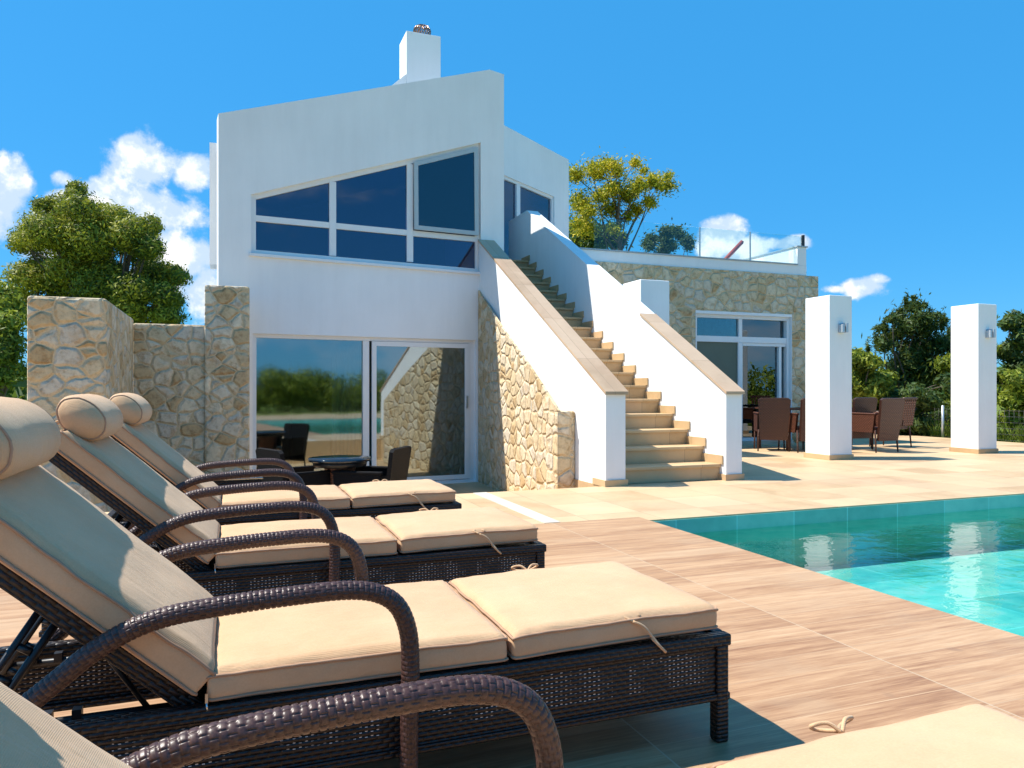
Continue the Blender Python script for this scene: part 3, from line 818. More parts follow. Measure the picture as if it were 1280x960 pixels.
HW = .325
def weave(L, v, NP=8, P=.0125):
    # flat strands wound round the tube, each passing over two and under two
    i = math.floor(L / P); j = math.floor(v * NP)
    a = abs(L / P - i - .5) * 2; b = abs(v * NP - j - .5) * 2
    a2 = 1 - a ** 4; b2 = 1 - b ** 4
    b = abs((v * NP + (.5 if i % 2 else 0)) % 1 - .5) * 2; b2 = 1 - b ** 4
    return -.0010 + .0034 * min(1, 2.2 * (1 - a ** 3)) * (.08 + .92 * min(1, 1.8 * b2)) * (.8 + .2 * (1 - a * a))
def make_lounger(label):
    t = thing('sun_lounger', label, 'sun lounger', (0, 0, 0), 0, 'brown wicker sun loungers in a row on the pool deck')
    X0, X1 = -.66, 1.40; ZT, ZB = .322, .125
    # frame rails
    m = MB()
    for y in (-HW, HW - .04): m.box(X0, y, ZT - .035, X1, y + .04, ZT, ch=.006); m.box(X0, y + .006, ZB, X1, y + .034, ZB + .022, ch=.004)
    m.box(X1 - .04, -HW + .042, ZT - .035, X1, HW - .042, ZT, ch=.006); m.box(X0, -HW + .042, ZT - .035, X0 + .04, HW - .042, ZT, ch=.006)
    m.box(X1 - .034, -HW + .042, ZB, X1 - .006, HW - .042, ZB + .022, ch=.004)
    m.build('frame', M['wicker_solid'], t)
    m = MB(); m.box(-.08, -HW + .042, ZT - .028, X1 - .042, HW - .042, ZT - .012); m.build('seat_webbing', M['wicker_solid'], t)
    for y in (-HW + .012, HW - .020):
        m = MB(); m.v = []; 
        z0_, z1_ = ZB + .022, ZT - .035
        for yy, flip in ((y, 0), (y + .008, 1)):
            b = len(m.v); m.v += [(X0 + .04, yy, z0_), (X1 - .05, yy, z0_), (X1 - .05, yy, z1_), (X0 + .04, yy, z1_)]
            m.face((b, b + 1, b + 2, b + 3) if not flip else (b + 3, b + 2, b + 1, b), [(X0 + 1, 0.02), (X1 + 1, 0.02), (X1 + 1, .02 + z1_ - z0_), (X0 + 1, .02 + z1_ - z0_)] if not flip else [(X0 + 1, .02 + z1_ - z0_), (X1 + 1, .02 + z1_ - z0_), (X1 + 1, .02), (X0 + 1, .02)])
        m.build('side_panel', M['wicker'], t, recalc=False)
    m = MB(); m.box(X1 - .028, -HW + .05, ZB + .023, X1 - .016, HW - .05, ZT - .036); m.build('end_panel', M['wicker_solid'], t)
    for lx in (X0 + .03, X1 - .028):
        for ly in (-HW + .024, HW - .024):
            m = MB(); m.box(lx - .021, ly - .021, 0.0, lx + .021, ly + .021, ZT - .002, ch=.007); m.build('leg', M['wicker_solid'], t)
    # back frame
    ang = R(42); hx, hz = -.05, ZT - .01
    B4 = Matrix.Translation((hx, 0, hz)) @ Matrix.Rotation(-(math.pi - ang), 4, 'Y')   # local +x runs up the back
    # local frame: x along the back, z = outward front side
    B4 = Matrix.Translation((hx, 0, hz)) @ Matrix(((-math.cos(ang), 0, math.sin(ang), 0), (0, -1, 0, 0), (math.sin(ang), 0, math.cos(ang), 0), (0, 0, 0, 1)))
    BL = .80
    m = MB(); m.box(0, -HW + .045, -.045, BL, -HW + .085, 0, B4, ch=.006); m.box(0, HW - .085, -.045, BL, HW - .045, 0, B4, ch=.006)
    m.box(BL - .04, -HW + .087, -.045, BL, HW - .087, 0, B4, ch=.006); m.box(0, -HW + .087, -.03, BL - .042, HW - .087, -.014, B4)
    m.build('back_frame', M['wicker_solid'], t)
    # support bracket with ratchet bars
    m = MB()
    for y in (-.22, .22):
        a = B4 @ Vector((.40, y, -.05)); q = Vector((X0 + .04, a.y, .17)); dq = (q - a).normalized(); nq = Vector((dq.z, 0, -dq.x))
        for off in (-.022, .022): m.tube([a + nq * off, q + nq * off], .008, 6)
        for k in range(5): pk = a.lerp(q, .2 + .17 * k); m.tube([pk - nq * .014, pk + nq * .014], .009, 6)
        m.tube([(X0 + .02, a.y + .03, .285), (-.1, a.y + .03, .285)], .010, 8)
        for k in range(5): m.box(X0 + .08 + k * .06, a.y + .018, .285, X0 + .10 + k * .06, a.y + .042, .31)
        m.tube([B4 @ Vector((.30, y - .04, -.05)), (-.18, a.y + .03, .285)], .007, 8)
    m.tube([(X0 + .12, -.22, .15), (X0 + .12, .22, .15)], .009, 8)
    m.tube([(X0 + .12, .22, .15), (X0 + .12, .22, .15)], .009, 8)
    m.build('back_support', M['black'], t)
    # arms
    path = [(-.60, .20), (-.52, .285), (-.435, .360), (-.345, .432), (-.275, .487), (-.20, .528), (-.12, .550), (0, .561), (.14, .568), (.26, .569), (.335, .555), (.385, .52), (.412, .455), (.418, .37), (.416, .24), (.414, .10), (.414, .0)]
    for y in (-HW - .032, HW + .032):
        pts = resample(smooth_path([(a, y, b) for a, b in path], 10), .0021)
        m = MB(); m.tube(pts, .0205, 96, disp=weave); m.build('armrest', M['strand'], t)
    # cushions
    make_cushion('seat_cushion', .75, .63, .075, Matrix.Translation((.325, 0, ZT)), t, 1)
    make_cushion('foot_cushion', .665, .63, .075, Matrix.Translation((1.035, 0, ZT + .006)) @ Matrix.Rotation(R(-.8), 4, 'Y'), t, 5)
    C4 = B4 @ Matrix.Translation((.415, 0, .001))
    make_cushion('back_cushion', .76, .62, .08, C4 @ Matrix.Identity(4), t, 9)
    # head pillow
    m = MB(); prof = []
    n = 14
    bm = bmesh.new(); rings = []
    ctr = B4 @ Vector((.775, 0, .145)); Wp = .285; seg = 28
    for i in range(-n, n + 1):
        u = i / n; y = Wp * math.copysign(abs(u) ** .8, u); e = (1 - abs(u) ** 7) ** .45 if abs(u) < 1 else 0
        rr = .018 + .072 * e; ring = []
        for k in range(seg):
            a = 2 * math.pi * k / seg
            q = 1 + .035 * noise.noise(Vector((y * 14, math.cos(a) * 1.5, math.sin(a) * 1.5))) + .02 * math.sin(a * 9) * (abs(u) ** 6)
            lx = 1.2 * rr * math.cos(a) * q; lz = .86 * rr * math.sin(a) * q
            ring.append(bm.verts.new(Vector(ctr) + Vector((-math.cos(ang) * lx + math.sin(ang) * lz, y, math.sin(ang) * lx + math.cos(ang) * lz))))
        rings.append(ring)
    for r0, r1 in zip(rings[:-1], rings[1:]):
        for k in range(seg): bm.faces.new((r0[k], r0[(k + 1) % seg], r1[(k + 1) % seg], r1[k]))
    bm.faces.new(rings[0][::-1]); bm.faces.new(rings[-1])
    m.add_bm(bm, None, True)
    po = m.build('head_pillow', M['fabric'], t)
    for sgn, ri in ((-1, rings[2]), (1, rings[-3])):
        pm = MB(); pm.tube([v.co + (v.co - Vector((ctr.x, v.co.y, ctr.z))).normalized() * .001 for v in ri], .0035, 6, closed=True); pm.build('piping', M['piping'], po)
    bm.free()
    for y in (-.2, .2):
        m = MB()
        for dx in (0, .012):
            pts = [B4 @ Vector((.77 + dx, y, .075)), B4 @ Vector((.82 + dx, y, .08)), B4 @ Vector((.835, y, .02)), B4 @ Vector((.815, y, -.05))]
            m.tube(smooth_path(pts, 5), .004, 5)
        m.build('pillow_strap', M['fabric'], po)
    # tie ribbons
    m = MB()
    def tie(x, y, s):
        zt_ = ZT + .070
        m.tube(smooth_path([(x, y, zt_), (x + .03, y + s * .008, zt_ - .015), (x + .055, y + s * .012, zt_ - .045), (x + .08, y + s * .015, zt_ - .075)], 4), .0042, 5)
        m.tube(smooth_path([(x + .055, y + s * .012, zt_ - .050), (x + .075, y + s * .02, zt_ - .072), (x + .10, y + s * .015, zt_ - .095)], 4), .0042, 5)
        m.tube(smooth_path([(x, y, zt_), (x - .02, y - s * .02, zt_ + .012), (x + .01, y - s * .035, zt_ + .014), (x + .03, y - s * .01, zt_ + .01)], 4), .0038, 5)
    tie(1.07, -.312, -1); m.build('tie_ribbon', M['fabric'], t); m = MB()
    zb_ = ZT + .078
    for k in (-1, 1):
        m.tube(smooth_path([(1.0, .310, zb_), (1.0 + k * .022, .325, zb_ + .016), (1.0 + k * .05, .336, zb_ + .010), (1.0 + k * .030, .344, zb_ - .004), (1.0, .322, zb_ - .002)], 5), .0042, 5)
    m.build('tie_ribbon', M['fabric'], t)
    m = MB(); m.box(-.052, -.322, ZT + .008, -.046, -.316, ZT + .03); m.tube([(-.049, -.322, ZT + .008), (-.047, -.324, ZT - .008)], .0025, 5); m.build('zip_pull', M['steel'], t)
    return t
L1 = make_lounger('second lounger from the front, cushions seen whole with wicker armrest before it')
L1.location = (0, 2.165, 0)
dup(L1, (.085, .785, 0), 0, 'nearest lounger, only its thick wicker armrest and foot cushion in the bottom corner')
dup(L1, (-.005, 3.535, 0), 0, 'third lounger from the front, between the large near one and the farthest one')
dup(L1, (-.01, 4.885, 0), 0, 'farthest lounger of the row, just before the black round table')

rl_ = random.Random(31)
for lg in [o for o in COL.objects if o.name.startswith('sun_lounger')]:
    for c in kids(lg):
        if 'cushion' in c.name or 'pillow' in c.name:
            k = .4 if 'seat' in c.name or 'back_c' in c.name else 1
            c.rotation_euler = (0, 0, R(rl_.uniform(-.35, .35) * k)); c.location = (rl_.uniform(-.003, .003), rl_.uniform(-.008, .008), 0)

# ------------------------------------------------------------------ wicker chairs and tables
def make_chair(name, label, cat, mat, group, H=.86, SH=.42, W=.52, D=.56, armh=.64, cushion=False, slats=False):
    t = thing(name, label, cat, (0, 0, 0), 0, group)
    # seat box, front at -Y
    m = MB(); m.box(-W / 2 + .04, -D / 2 + .02, SH - .09, W / 2 - .04, D / 2 - .05, SH, ch=.012); m.build('seat', mat, t)
    m = MB()
    B = Matrix.Translation((0, D / 2 - .05, 0)) @ Matrix.Rotation(R(-8), 4, 'X') @ Matrix.Translation((0, -(D / 2 - .05), 0))
    if slats:
        for k in range(7):
            x = -W / 2 + .05 + k * (W - .1) / 6; m.box(x - .016, D / 2 - .05, SH - .02, x + .016, D / 2 - .025, H - .03, B, ch=.004)
        m.box(-W / 2 + .01, D / 2 - .055, H - .035, W / 2 - .01, D / 2 - .015, H, B, ch=.008)
    else:
        # gently tapered back
        lo, hi = W / 2 - .04, W / 2 - .0
        m.prism([[(-lo, SH - .22), (lo, SH - .22), (hi, H - .03), (hi - .04, H), (-hi + .04, H), (-hi, H - .03)]], lambda u, z: B @ Vector((u, D / 2 - .055, z)), B.to_3x3() @ Vector((0, .045, 0)))
    m.build('backrest', mat, t)
    for s in (-1, 1):
        m = MB(); x = s * (W / 2 - .02)
        m.prism([[(-D / 2 + .04, SH - .09), (D / 2 - .08, SH - .09), (D / 2 - .03, armh + .02), (-D / 2 + .02, armh - .01)]], lambda a, z: Vector((x - .02, a, z)), Vector((.04, 0, 0)))
        m.box(x - .03, -D / 2, armh - .012, x + .03, D / 2 - .02, armh + .018, ch=.01)
        m.build('armrest', mat, t)
        for yy in (-D / 2 + .05, D / 2 - .04):
            m = MB(); m.tube([(x, yy, SH - .05), (x + s * .012, yy + (.03 if yy > 0 else -.01), 0)], [.018, .012], 8); m.build('leg', mat, t)
    if cushion:
        make_cushion('seat_cushion', W - .1, D - .08, .055, Matrix.Translation((0, -.02, SH)), t, 3, nx=12, ny=12, nz=4, bulge=.015)
    return t
# dining set on the terrace behind the pillar
G = 'brown wicker chairs round the dining table'
dc = make_chair('wicker_chair', 'brown wicker chair seen side on, first at left beside the glass door', 'chair', M['wicker_brown'], G, H=.92)
tx, ty = 9.62, 10.15
pc = at_d(964, 560, 12.9); dc.location = (pc.x, pc.y, 0); dc.rotation_euler = (0, 0, R(148))
pc = at_d(1000, 560, 12.7); dup(dc, (pc.x, pc.y, 0), R(176), 'brown wicker chair beside the left edge of the pillar with its back to the pool', G)
pc = at_d(1092, 560, 12.7); dup(dc, (pc.x, pc.y, 0), R(182), 'brown wicker chair with tall solid back right of the pillar', G)
pc = at_d(1072, 560, 13.3); dup(dc, (pc.x - .1, pc.y + .1, 0), R(180), 'brown wicker chair mostly hidden between pillar and tall backed chair', G)
sc_ = make_chair('wicker_chair', 'brown wicker chair with slatted back farthest right before the hedge', 'chair', M['wicker_brown'], G, H=.92, slats=True)
pc = at_d(1112, 555, 13.7); sc_.location = (pc.x, pc.y, 0); sc_.rotation_euler = (0, 0, R(196))
t = thing('dining_table', 'rectangular glass topped wicker dining table behind the white pillar', 'table', (tx, ty + .45, 0))
m = MB(); m.box(-.75, -.45, .70, .75, .45, .735, ch=.006); m.build('table_top', M['wicker_brown'], t)
m = MB(); m.box(-.72, -.42, .737, .72, .42, .745); m.build('glass_sheet', M['tableglass'], t)
for sx_ in (-1, 1):
    for sy_ in (-1, 1):
        m = MB(); m.box(sx_ * .68 - .03, sy_ * .38 - .03, 0, sx_ * .68 + .03, sy_ * .38 + .03, .70, ch=.006); m.build('leg', M['wicker_brown'], t)

# black rattan set in the sunken patio
pc = at_d(425, 572, 8.3)
t = thing('round_table', 'round black table with glass top and brown woven base before the glass doors', 'table', (pc.x, pc.y, -.45))
th = pc.z + .45
m = MB(); m.lathe([(.20, 0), (.20, .02), (.15, .25), (.17, th - .12), (.20, th - .08)], (0, 0, 0), 28); m.build('base', M['wicker_brown'], t)
m = MB(); m.lathe([(.20, th - .10), (.29, th - .09), (.30, th - .035)], (0, 0, 0), 36); m.build('apron', M['black'], t)
m = MB(); m.lathe([(.0, th - .033), (.34, th - .033), (.345, th - .015), (.34, th), (.0, th)], (0, 0, 0), 40); m.build('table_top', M['darkglass'], t)
G2 = 'black rattan armchairs round the low table'
blk = m_plain('black_rattan', (.004, .004, .005), .75, var=.3, scale=40, bump=.5, spec=.2)
ac = make_chair('rattan_armchair', 'black rattan armchair left of the round table, beige seat cushion', 'chair', blk, G2, H=.87, SH=.38, W=.60, D=.60, armh=.60, cushion=True)
pc = at_d(378, 600, 8.25); ac.location = (pc.x, pc.y, -.45); ac.rotation_euler = (0, 0, R(112))
pc = at_d(460, 600, 8.3); dup(ac, (pc.x, pc.y, -.45), R(-122), 'black rattan armchair right of the round table, beige seat cushion', G2)

# small glass side table behind the third lounger's back
pc = at_d(283, 594, 5.3)
t = thing('side_table', 'small side table with clear glass top beside the farthest lounger armrest', 'table', (pc.x, pc.y, 0))
hh_ = pc.z
m = MB(); m.box(-.24, -.24, hh_ - .012, .24, .24, hh_, ch=.003); m.build('glass_top', M['tableglass'], t)
m = MB()
m.box(-.23, -.23, hh_ - .05, .23, -.20, hh_ - .014); m.box(-.23, .20, hh_ - .05, .23, .23, hh_ - .014); m.box(-.23, -.198, hh_ - .05, -.20, .198, hh_ - .014); m.box(.20, -.198, hh_ - .05, .23, .198, hh_ - .014)
m.build('apron', M['wicker_solid'], t)
for a in (-1, 1):
    for b in (-1, 1):
        m = MB(); m.box(a * .215 - .015, b * .215 - .015, 0, a * .215 + .015, b * .215 + .015, hh_ - .052); m.build('leg', M['wicker_solid'], t)

# ------------------------------------------------------------------ wire fence at the terrace end
fy = [6.0 + 2.0 * k for k in range(7)]
t = thing('wire_fence', 'low dark wire mesh fence with pale posts along the terrace end', 'fence', (14.75, 12, -.08))
for y in fy:
    m = MB(); m.tube([(0, y - 12, 0), (0, y - 12, .78)], .028, 10); m.build('post', M['lampsteel'], t)
m = MB()
for k in range(6): z = .1 + k * .12; m.tube([(0, fy[0] - 12, z), (0, fy[-1] - 12, z)], .004, 4)
y = fy[0]
while y < fy[-1]: m.tube([(0, y - 12, .08), (0, y - 12, .72)], .0035, 4); y += .1
m.build('wire_mesh', M['black'], t)

# ------------------------------------------------------------------ vegetation
def leaves_mesh(name, clumps, n, size, mat, parent, seed, stretch=1.6, droop=0.0, shell=.55, outb=1.5):
    rs = np.random.RandomState(seed)
    vol = np.array([c[1][0] * c[1][1] * c[1][2] for c in clumps]) ** .67; pr = vol / vol.sum()
    pick = rs.choice(len(clumps), n, p=pr)
    C = np.array([c[0] for c in clumps], float)[pick]; Rr = np.array([c[1] for c in clumps], float)[pick]
    d = rs.normal(size=(n, 3)); d /= np.linalg.norm(d, axis=1)[:, None]
    rad = (shell + (1 - shell) * rs.rand(n)) ** .8 * (1 + .18 * rs.normal(size=n).clip(-1.5, 2.2))
    if shell <= 0: rad = np.abs(rs.normal(size=n)) * .62 + .05
    P = C + d * Rr * rad[:, None]
    # leaves: random planes, biased to face outward
    nrm = outb * d + .75 * rs.normal(size=(n, 3)); nrm /= np.linalg.norm(nrm, axis=1)[:, None]
    t1 = np.cross(nrm, rs.normal(size=(n, 3))); t1[:, 2] -= droop; t1 /= np.linalg.norm(t1, axis=1)[:, None]
    t2 = np.cross(nrm, t1); t2 /= np.linalg.norm(t2, axis=1)[:, None]
    s = size * (.6 + .8 * rs.rand(n))[:, None]
    V = np.empty((n, 4, 3)); V[:, 0] = P - t1 * s * stretch; V[:, 1] = P + t2 * s * .55; V[:, 2] = P + t1 * s * stretch; V[:, 3] = P - t2 * s * .55
    me = bpy.data.meshes.new(name); me.vertices.add(n * 4); me.loops.add(n * 4); me.polygons.add(n)
    me.vertices.foreach_set('co', V.reshape(-1)); me.loops.foreach_set('vertex_index', np.arange(n * 4, dtype=np.int32))
    me.polygons.foreach_set('loop_start', np.arange(0, n * 4, 4, dtype=np.int32)); me.polygons.foreach_set('loop_total', np.full(n, 4, dtype=np.int32))
    me.update(calc_edges=True); me.materials.append(mat)
    o = bpy.data.objects.new(name, me); COL.objects.link(o); o.parent = parent; return o

def make_tree(name, label, loc, clumps, n, size, mat, seed, trunk_r=.2, group=None, shell=.55, stretch=1.6, cat='tree', fork=.35, twigs=True):
    """clumps in local coordinates; limbs run from the trunk to the clumps"""
    t = thing(name, label, cat, loc, 0, group)
    rd = random.Random(seed)
    zmin = min(c[0][2] for c in clumps); zmax = max(c[0][2] for c in clumps)
    fz = max(.3, zmin * fork + .3 * fork)
    m = MB()
    top = Vector((rd.uniform(-.2, .2), rd.uniform(-.2, .2), fz + (zmax - fz) * .45))
    tp = smooth_path([(0, 0, -.1), (rd.uniform(-.08, .08), rd.uniform(-.08, .08), fz * .5), (top.x * .5, top.y * .5, fz), top], 5)
    m.tube(tp, [trunk_r * (1.15 - .75 * i / (len(tp) - 1)) for i in range(len(tp))], 10)
    m.build('trunk', M['bark'], t)
    m = MB()
    for c in (clumps if shell > 0 else clumps[::3]):
        e = Vector(c[0]); k = rd.randint(len(tp) // 2, len(tp) - 1); b = Vector(tp[k])
        if b.z > e.z: b = Vector(tp[len(tp) // 2])
        mid = b.lerp(e, .5) + Vector((rd.uniform(-.2, .2), rd.uniform(-.2, .2), rd.uniform(-.05, .25)))
        pts = smooth_path([b, mid, e], 4); r0 = trunk_r * .32
        m.tube(pts, [r0 * (1 - .8 * i / (len(pts) - 1)) for i in range(len(pts))], 6)
        if twigs:
            for _ in range(3):
                q = e + Vector((rd.uniform(-1, 1) * c[1][0], rd.uniform(-1, 1) * c[1][1], rd.uniform(-.3, .9) * c[1][2])) * .85
                m.tube([e, e.lerp(q, .5) + Vector((0, 0, .05)), q], [r0 * .2, r0 * .13, r0 * .05], 4)
    m.build('limbs', M['bark'], t)
    leaves_mesh('crown', clumps, n, size, mat, t, seed, stretch, shell=shell, outb=1.5 if shell > 0 else .5)
    return t

def px_clumps(items, Y, base, depth=1.0, seed=0, sub=3):
    """crown lobes surveyed as directions at distance Y, scattered in depth"""
    rd = random.Random(seed); out = []
    for (px, py, rpx) in items:
        for _ in range(sub):
            r = rpx * Y / F * rd.uniform(.55, .85); yy = Y + rd.uniform(-1, 1) * depth
            a = rd.uniform(0, 6.28); q = rpx * rd.uniform(0, .55)
            p = at_d(px + q * math.cos(a), py + q * math.sin(a) * .9, yy)
            out.append((p - base, (r, r, r * .82)))
    return out
def ground_at(px, Y): p = at_d(px, 480, Y); return Vector((p.x, p.y, -.08))

# big round tree beyond the garden wall
b = ground_at(140, 27)
items = [(88, 262, 36), (60, 300, 42), (110, 300, 45), (140, 285, 36), (160, 300, 34), (185, 310, 36), (205, 345, 34), (175, 360, 40), (215, 372, 26), (130, 350, 45),
         (80, 350, 42), (40, 345, 40), (60, 400, 40), (120, 400, 40), (170, 398, 32), (30, 300, 26), (95, 240, 18), (60, 258, 22), (20, 380, 30), (205, 395, 24), (130, 268, 20), (190, 285, 20), (222, 345, 16)]
items = [(a_, b_, c_ * .86) for a_, b_, c_ in items]
make_tree('round_tree', 'large dense round tree with dark right side beyond the garden wall', b, px_clumps(items, 27, b, 2.2, 3, 4), 115000, .044, M['leafdark'], 11, .35, shell=.6)
b = ground_at(-5, 20)
items = [(0, 385, 30), (12, 405, 22), (-20, 430, 40), (10, 440, 22), (0, 470, 24), (-30, 360, 30), (14, 460, 18)]
make_tree('olive_tree', 'yellow green feathery tree cut by the left picture edge', b, px_clumps(items, 20, b, 1.0, 5, 3), 14000, .050, M['leafhedge'], 12, .16, group=None, shell=.3)
# yellow flowering tree behind the roof terrace
b = ground_at(778, 24)
items = [(735, 285, 14), (770, 282, 12), (722, 218, 14), (722, 250, 16), (742, 215, 16), (755, 205, 14), (770, 212, 14), (795, 203, 10), (768, 235, 15), (750, 245, 14), (785, 245, 16), (800, 232, 14), (815, 225, 12),
         (830, 235, 12), (738, 262, 12), (762, 262, 12), (785, 268, 10), (810, 255, 10), (728, 280, 12), (795, 262, 10), (835, 222, 8), (805, 212, 7)]
make_tree('yellow_tree', 'airy tree with yellow blossom and open crown behind the roof terrace', b, [(c[0], tuple(q * 1.4 for q in c[1])) for c in px_clumps(items, 24, b, .8, 8, 3)], 25000, .034, M['leafyellow'], 14, .10, shell=0, fork=.85)
b = ground_at(745, 27)
items = [(720, 285, 20), (740, 290, 18), (760, 292, 18), (775, 300, 14), (725, 305, 16), (750, 308, 16)]
make_tree('leafy_tree', 'green leafy tree below the yellow one, seen through the glass railing', b, px_clumps(items, 27, b, .8, 9, 3), 14000, .050, M['leafgreen'], 15, .12, shell=0)
b = ground_at(838, 26)
items = [(815, 300, 12), (830, 292, 12), (845, 290, 12), (858, 300, 11), (840, 305, 14), (812, 308, 12), (862, 308, 8), (828, 310, 14)]
make_tree('dark_tree', 'small dark green tree right of the yellow one above the parapet', b, px_clumps(items, 26, b, .8, 10, 2), 9000, .040, M['leaffir'], 16, .10, shell=0)

# hedge row and young trees beyond the fence
b = ground_at(1135, 19.5)
items = [(1140, 385, 12), (1148, 400, 16), (1130, 410, 16), (1115, 400, 9), (1170, 395, 8), (1160, 415, 18), (1110, 425, 18), (1140, 440, 26), (1175, 430, 16), (1120, 460, 26), (1160, 465, 26), (1140, 500, 30), (1100, 410, 7), (1180, 402, 6), (1142, 372, 5), (1125, 392, 7), (1155, 382, 6)]
cl = px_clumps(items, 19.5, b, .6, 21, 3)
rdf = random.Random(9)
for (px, py) in [(1133, 366), (1128, 385), (1148, 376), (1162, 380), (1170, 392), (1106, 395), (1118, 388), (1178, 390), (1096, 412), (1140, 392), (1155, 395), (1085, 425), (1186, 405), (1110, 410), (1125, 405)]:
    p_ = at_d(px, py + 14, 19.5 + rdf.uniform(-.5, .5)); cl.append((p_ - b, (.075, .075, .34)))
make_tree('feathery_tree', 'young tree with upright feathery shoots between the two pillars', b, cl, 46000, .030, M['leaffir'], 21, .12, shell=0, stretch=2.4)
def bush(px, Y, items, n, size, mat, seed, label, nm='hedge_bush'):
    b = ground_at(px, Y)
    make_tree(nm, label, b, px_clumps(items, Y, b, .7, seed, 3), n, size, mat, seed, .08, 'bushes beyond the wire fence', shell=.25, cat='bush')
bush(1080, 18.0, [(1072, 445, 18), (1085, 455, 22), (1068, 480, 24), (1090, 490, 24), (1075, 520, 26), (1105, 475, 18)], 17000, .045, M['leafhedge'], 31, 'light green bush right beside the near pillar behind the dining chairs')
bush(1135, 17.6, [(1115, 500, 18), (1140, 495, 20), (1160, 500, 20), (1120, 525, 22), (1150, 530, 24), (1180, 515, 22), (1180, 480, 16)], 15000, .042, M['leaffir'], 32, 'dark low bush behind the fence post between the pillars')
bush(1210, 18.2, [(1190, 455, 16), (1205, 450, 24), (1225, 440, 24), (1195, 500, 26), (1225, 490, 30), (1210, 530, 26)], 15000, .045, M['leafhedge'], 33, 'bush mostly hidden behind the far pillar')
bush(1275, 18.6, [(1262, 405, 18), (1280, 415, 26), (1262, 440, 18), (1300, 420, 36), (1300, 470, 40), (1270, 460, 22)], 17000, .045, M['leaffir'], 34, 'tall dark bush rising at the right picture edge', 'tall_bush')
bush(1270, 17.4, [(1258, 475, 14), (1275, 480, 20), (1260, 500, 16), (1285, 510, 24), (1262, 525, 18), (1300, 500, 34)], 15000, .042, M['leafhedge'], 35, 'light green bush at the right picture edge below the tall dark one')
rd = random.Random(77)
for k in range(5):        # more of the hedge outside the frame, mirrored by water and glass
    p = Vector((17 + rd.uniform(-.5, 1), 1.5 - k * 4.2, -.08))
    cl = [((rd.uniform(-.6, .6), rd.uniform(-2.1, 2.1), rd.uniform(.3, 1.7)), (.8, .9, .6)) for _ in range(16)]
    make_tree('garden_bush', 'green bush of the garden hedge on the far side of the pool', p, cl, 9000, .065, M['leafhedge'], 50 + k, .08, 'bushes beyond the pool', cat='bush', twigs=False)
for k in range(9):
    p = Vector((-7 + k * 4.2, -15 + rd.uniform(-1, 1), -.08))
    cl = [((rd.uniform(-2.2, 2.2), rd.uniform(-.6, .6), rd.uniform(.3, 1.7)), (.9, .8, .6)) for _ in range(22)]
    make_tree('garden_bush', 'green bush of the hedge that is mirrored in the glass doors', p, cl, 11000, .060, M['leafhedge'], 60 + k, .08, 'bushes behind the loungers', cat='bush', twigs=False)

# tufts along the fence foot
def grass_tufts(name, spots, mat, seed, h=.25):
    rs = random.Random(seed); m = MB()
    for (x, y, z, s) in spots:
        for _ in range(10):
            a = rs.uniform(0, 6.28); l = h * s * rs.uniform(.5, 1.2); dx, dy = math.cos(a) * l * .5, math.sin(a) * l * .5
            b_ = len(m.v); w_ = .008 * s
            m.v += [(x - w_, y, z), (x + w_, y, z), (x + dx * .6, y + dy * .6, z + l * .7), (x + dx, y + dy, z + l)]
            m.face((b_, b_ + 1, b_ + 2)); m.face((b_, b_ + 2, b_ + 3))
    return struct(m.build(name, mat, recalc=False), 'stuff')
sp = [(14.8 + rd.uniform(0, .5), rd.uniform(6, 18), -.08, rd.uniform(.6, 1.8)) for _ in range(500)]
sp += [(rd.uniform(-16, -9.2), rd.uniform(5, 30), -.08, rd.uniform(1, 2.5)) for _ in range(900)]
grass_tufts('grass', sp, M['leafhedge'], 5)
# distant wooded belt
rs_ = random.Random(5)
cl = []
for k in range(230):
    a = R(-75 + 190 * k / 230); rr = rs_.uniform(85, 120)
    cl.append(((rr * math.sin(a), rr * math.cos(a), rs_.uniform(.2, 2.2)), (5, 5, rs_.uniform(1.5, 3.2))))
cl = [c for c in cl]
root = None
o = leaves_mesh('distant_woods', cl, 26000, .55, M['leafgreen'], None, 4); struct(o, 'stuff')

# ------------------------------------------------------------------ camera, sun, sky
cam = bpy.data.cameras.new('camera'); co_ = bpy.data.objects.new('camera', cam); COL.objects.link(co_)
co_.location = (0, 0, CZ); co_.rotation_euler = (R(90), 0, -YAW)
cam.sensor_width = 36; cam.lens = F / 1280 * 36; cam.shift_y = (HZ - 480) / 1280; cam.clip_end = 2000; cam.clip_start = .05
scene.camera = co_
EL = R(57)
Rv = Vector((cs, -sn, 0)); Fv = Vector((sn, cs, 0))
hd_ = (Rv - Fv * .02).normalized(); tr = hd_ * math.cos(EL) + Vector((0, 0, -math.sin(EL)))
sun = bpy.data.lights.new('sun', 'SUN'); sun.energy = 3.6; sun.angle = R(.5); sun.color = (1, .945, .85)
so_ = bpy.data.objects.new('sun', sun); COL.objects.link(so_); so_.location = (-10, 6, 15)
so_.rotation_euler = tr.to_track_quat('-Z', 'Y').to_euler()

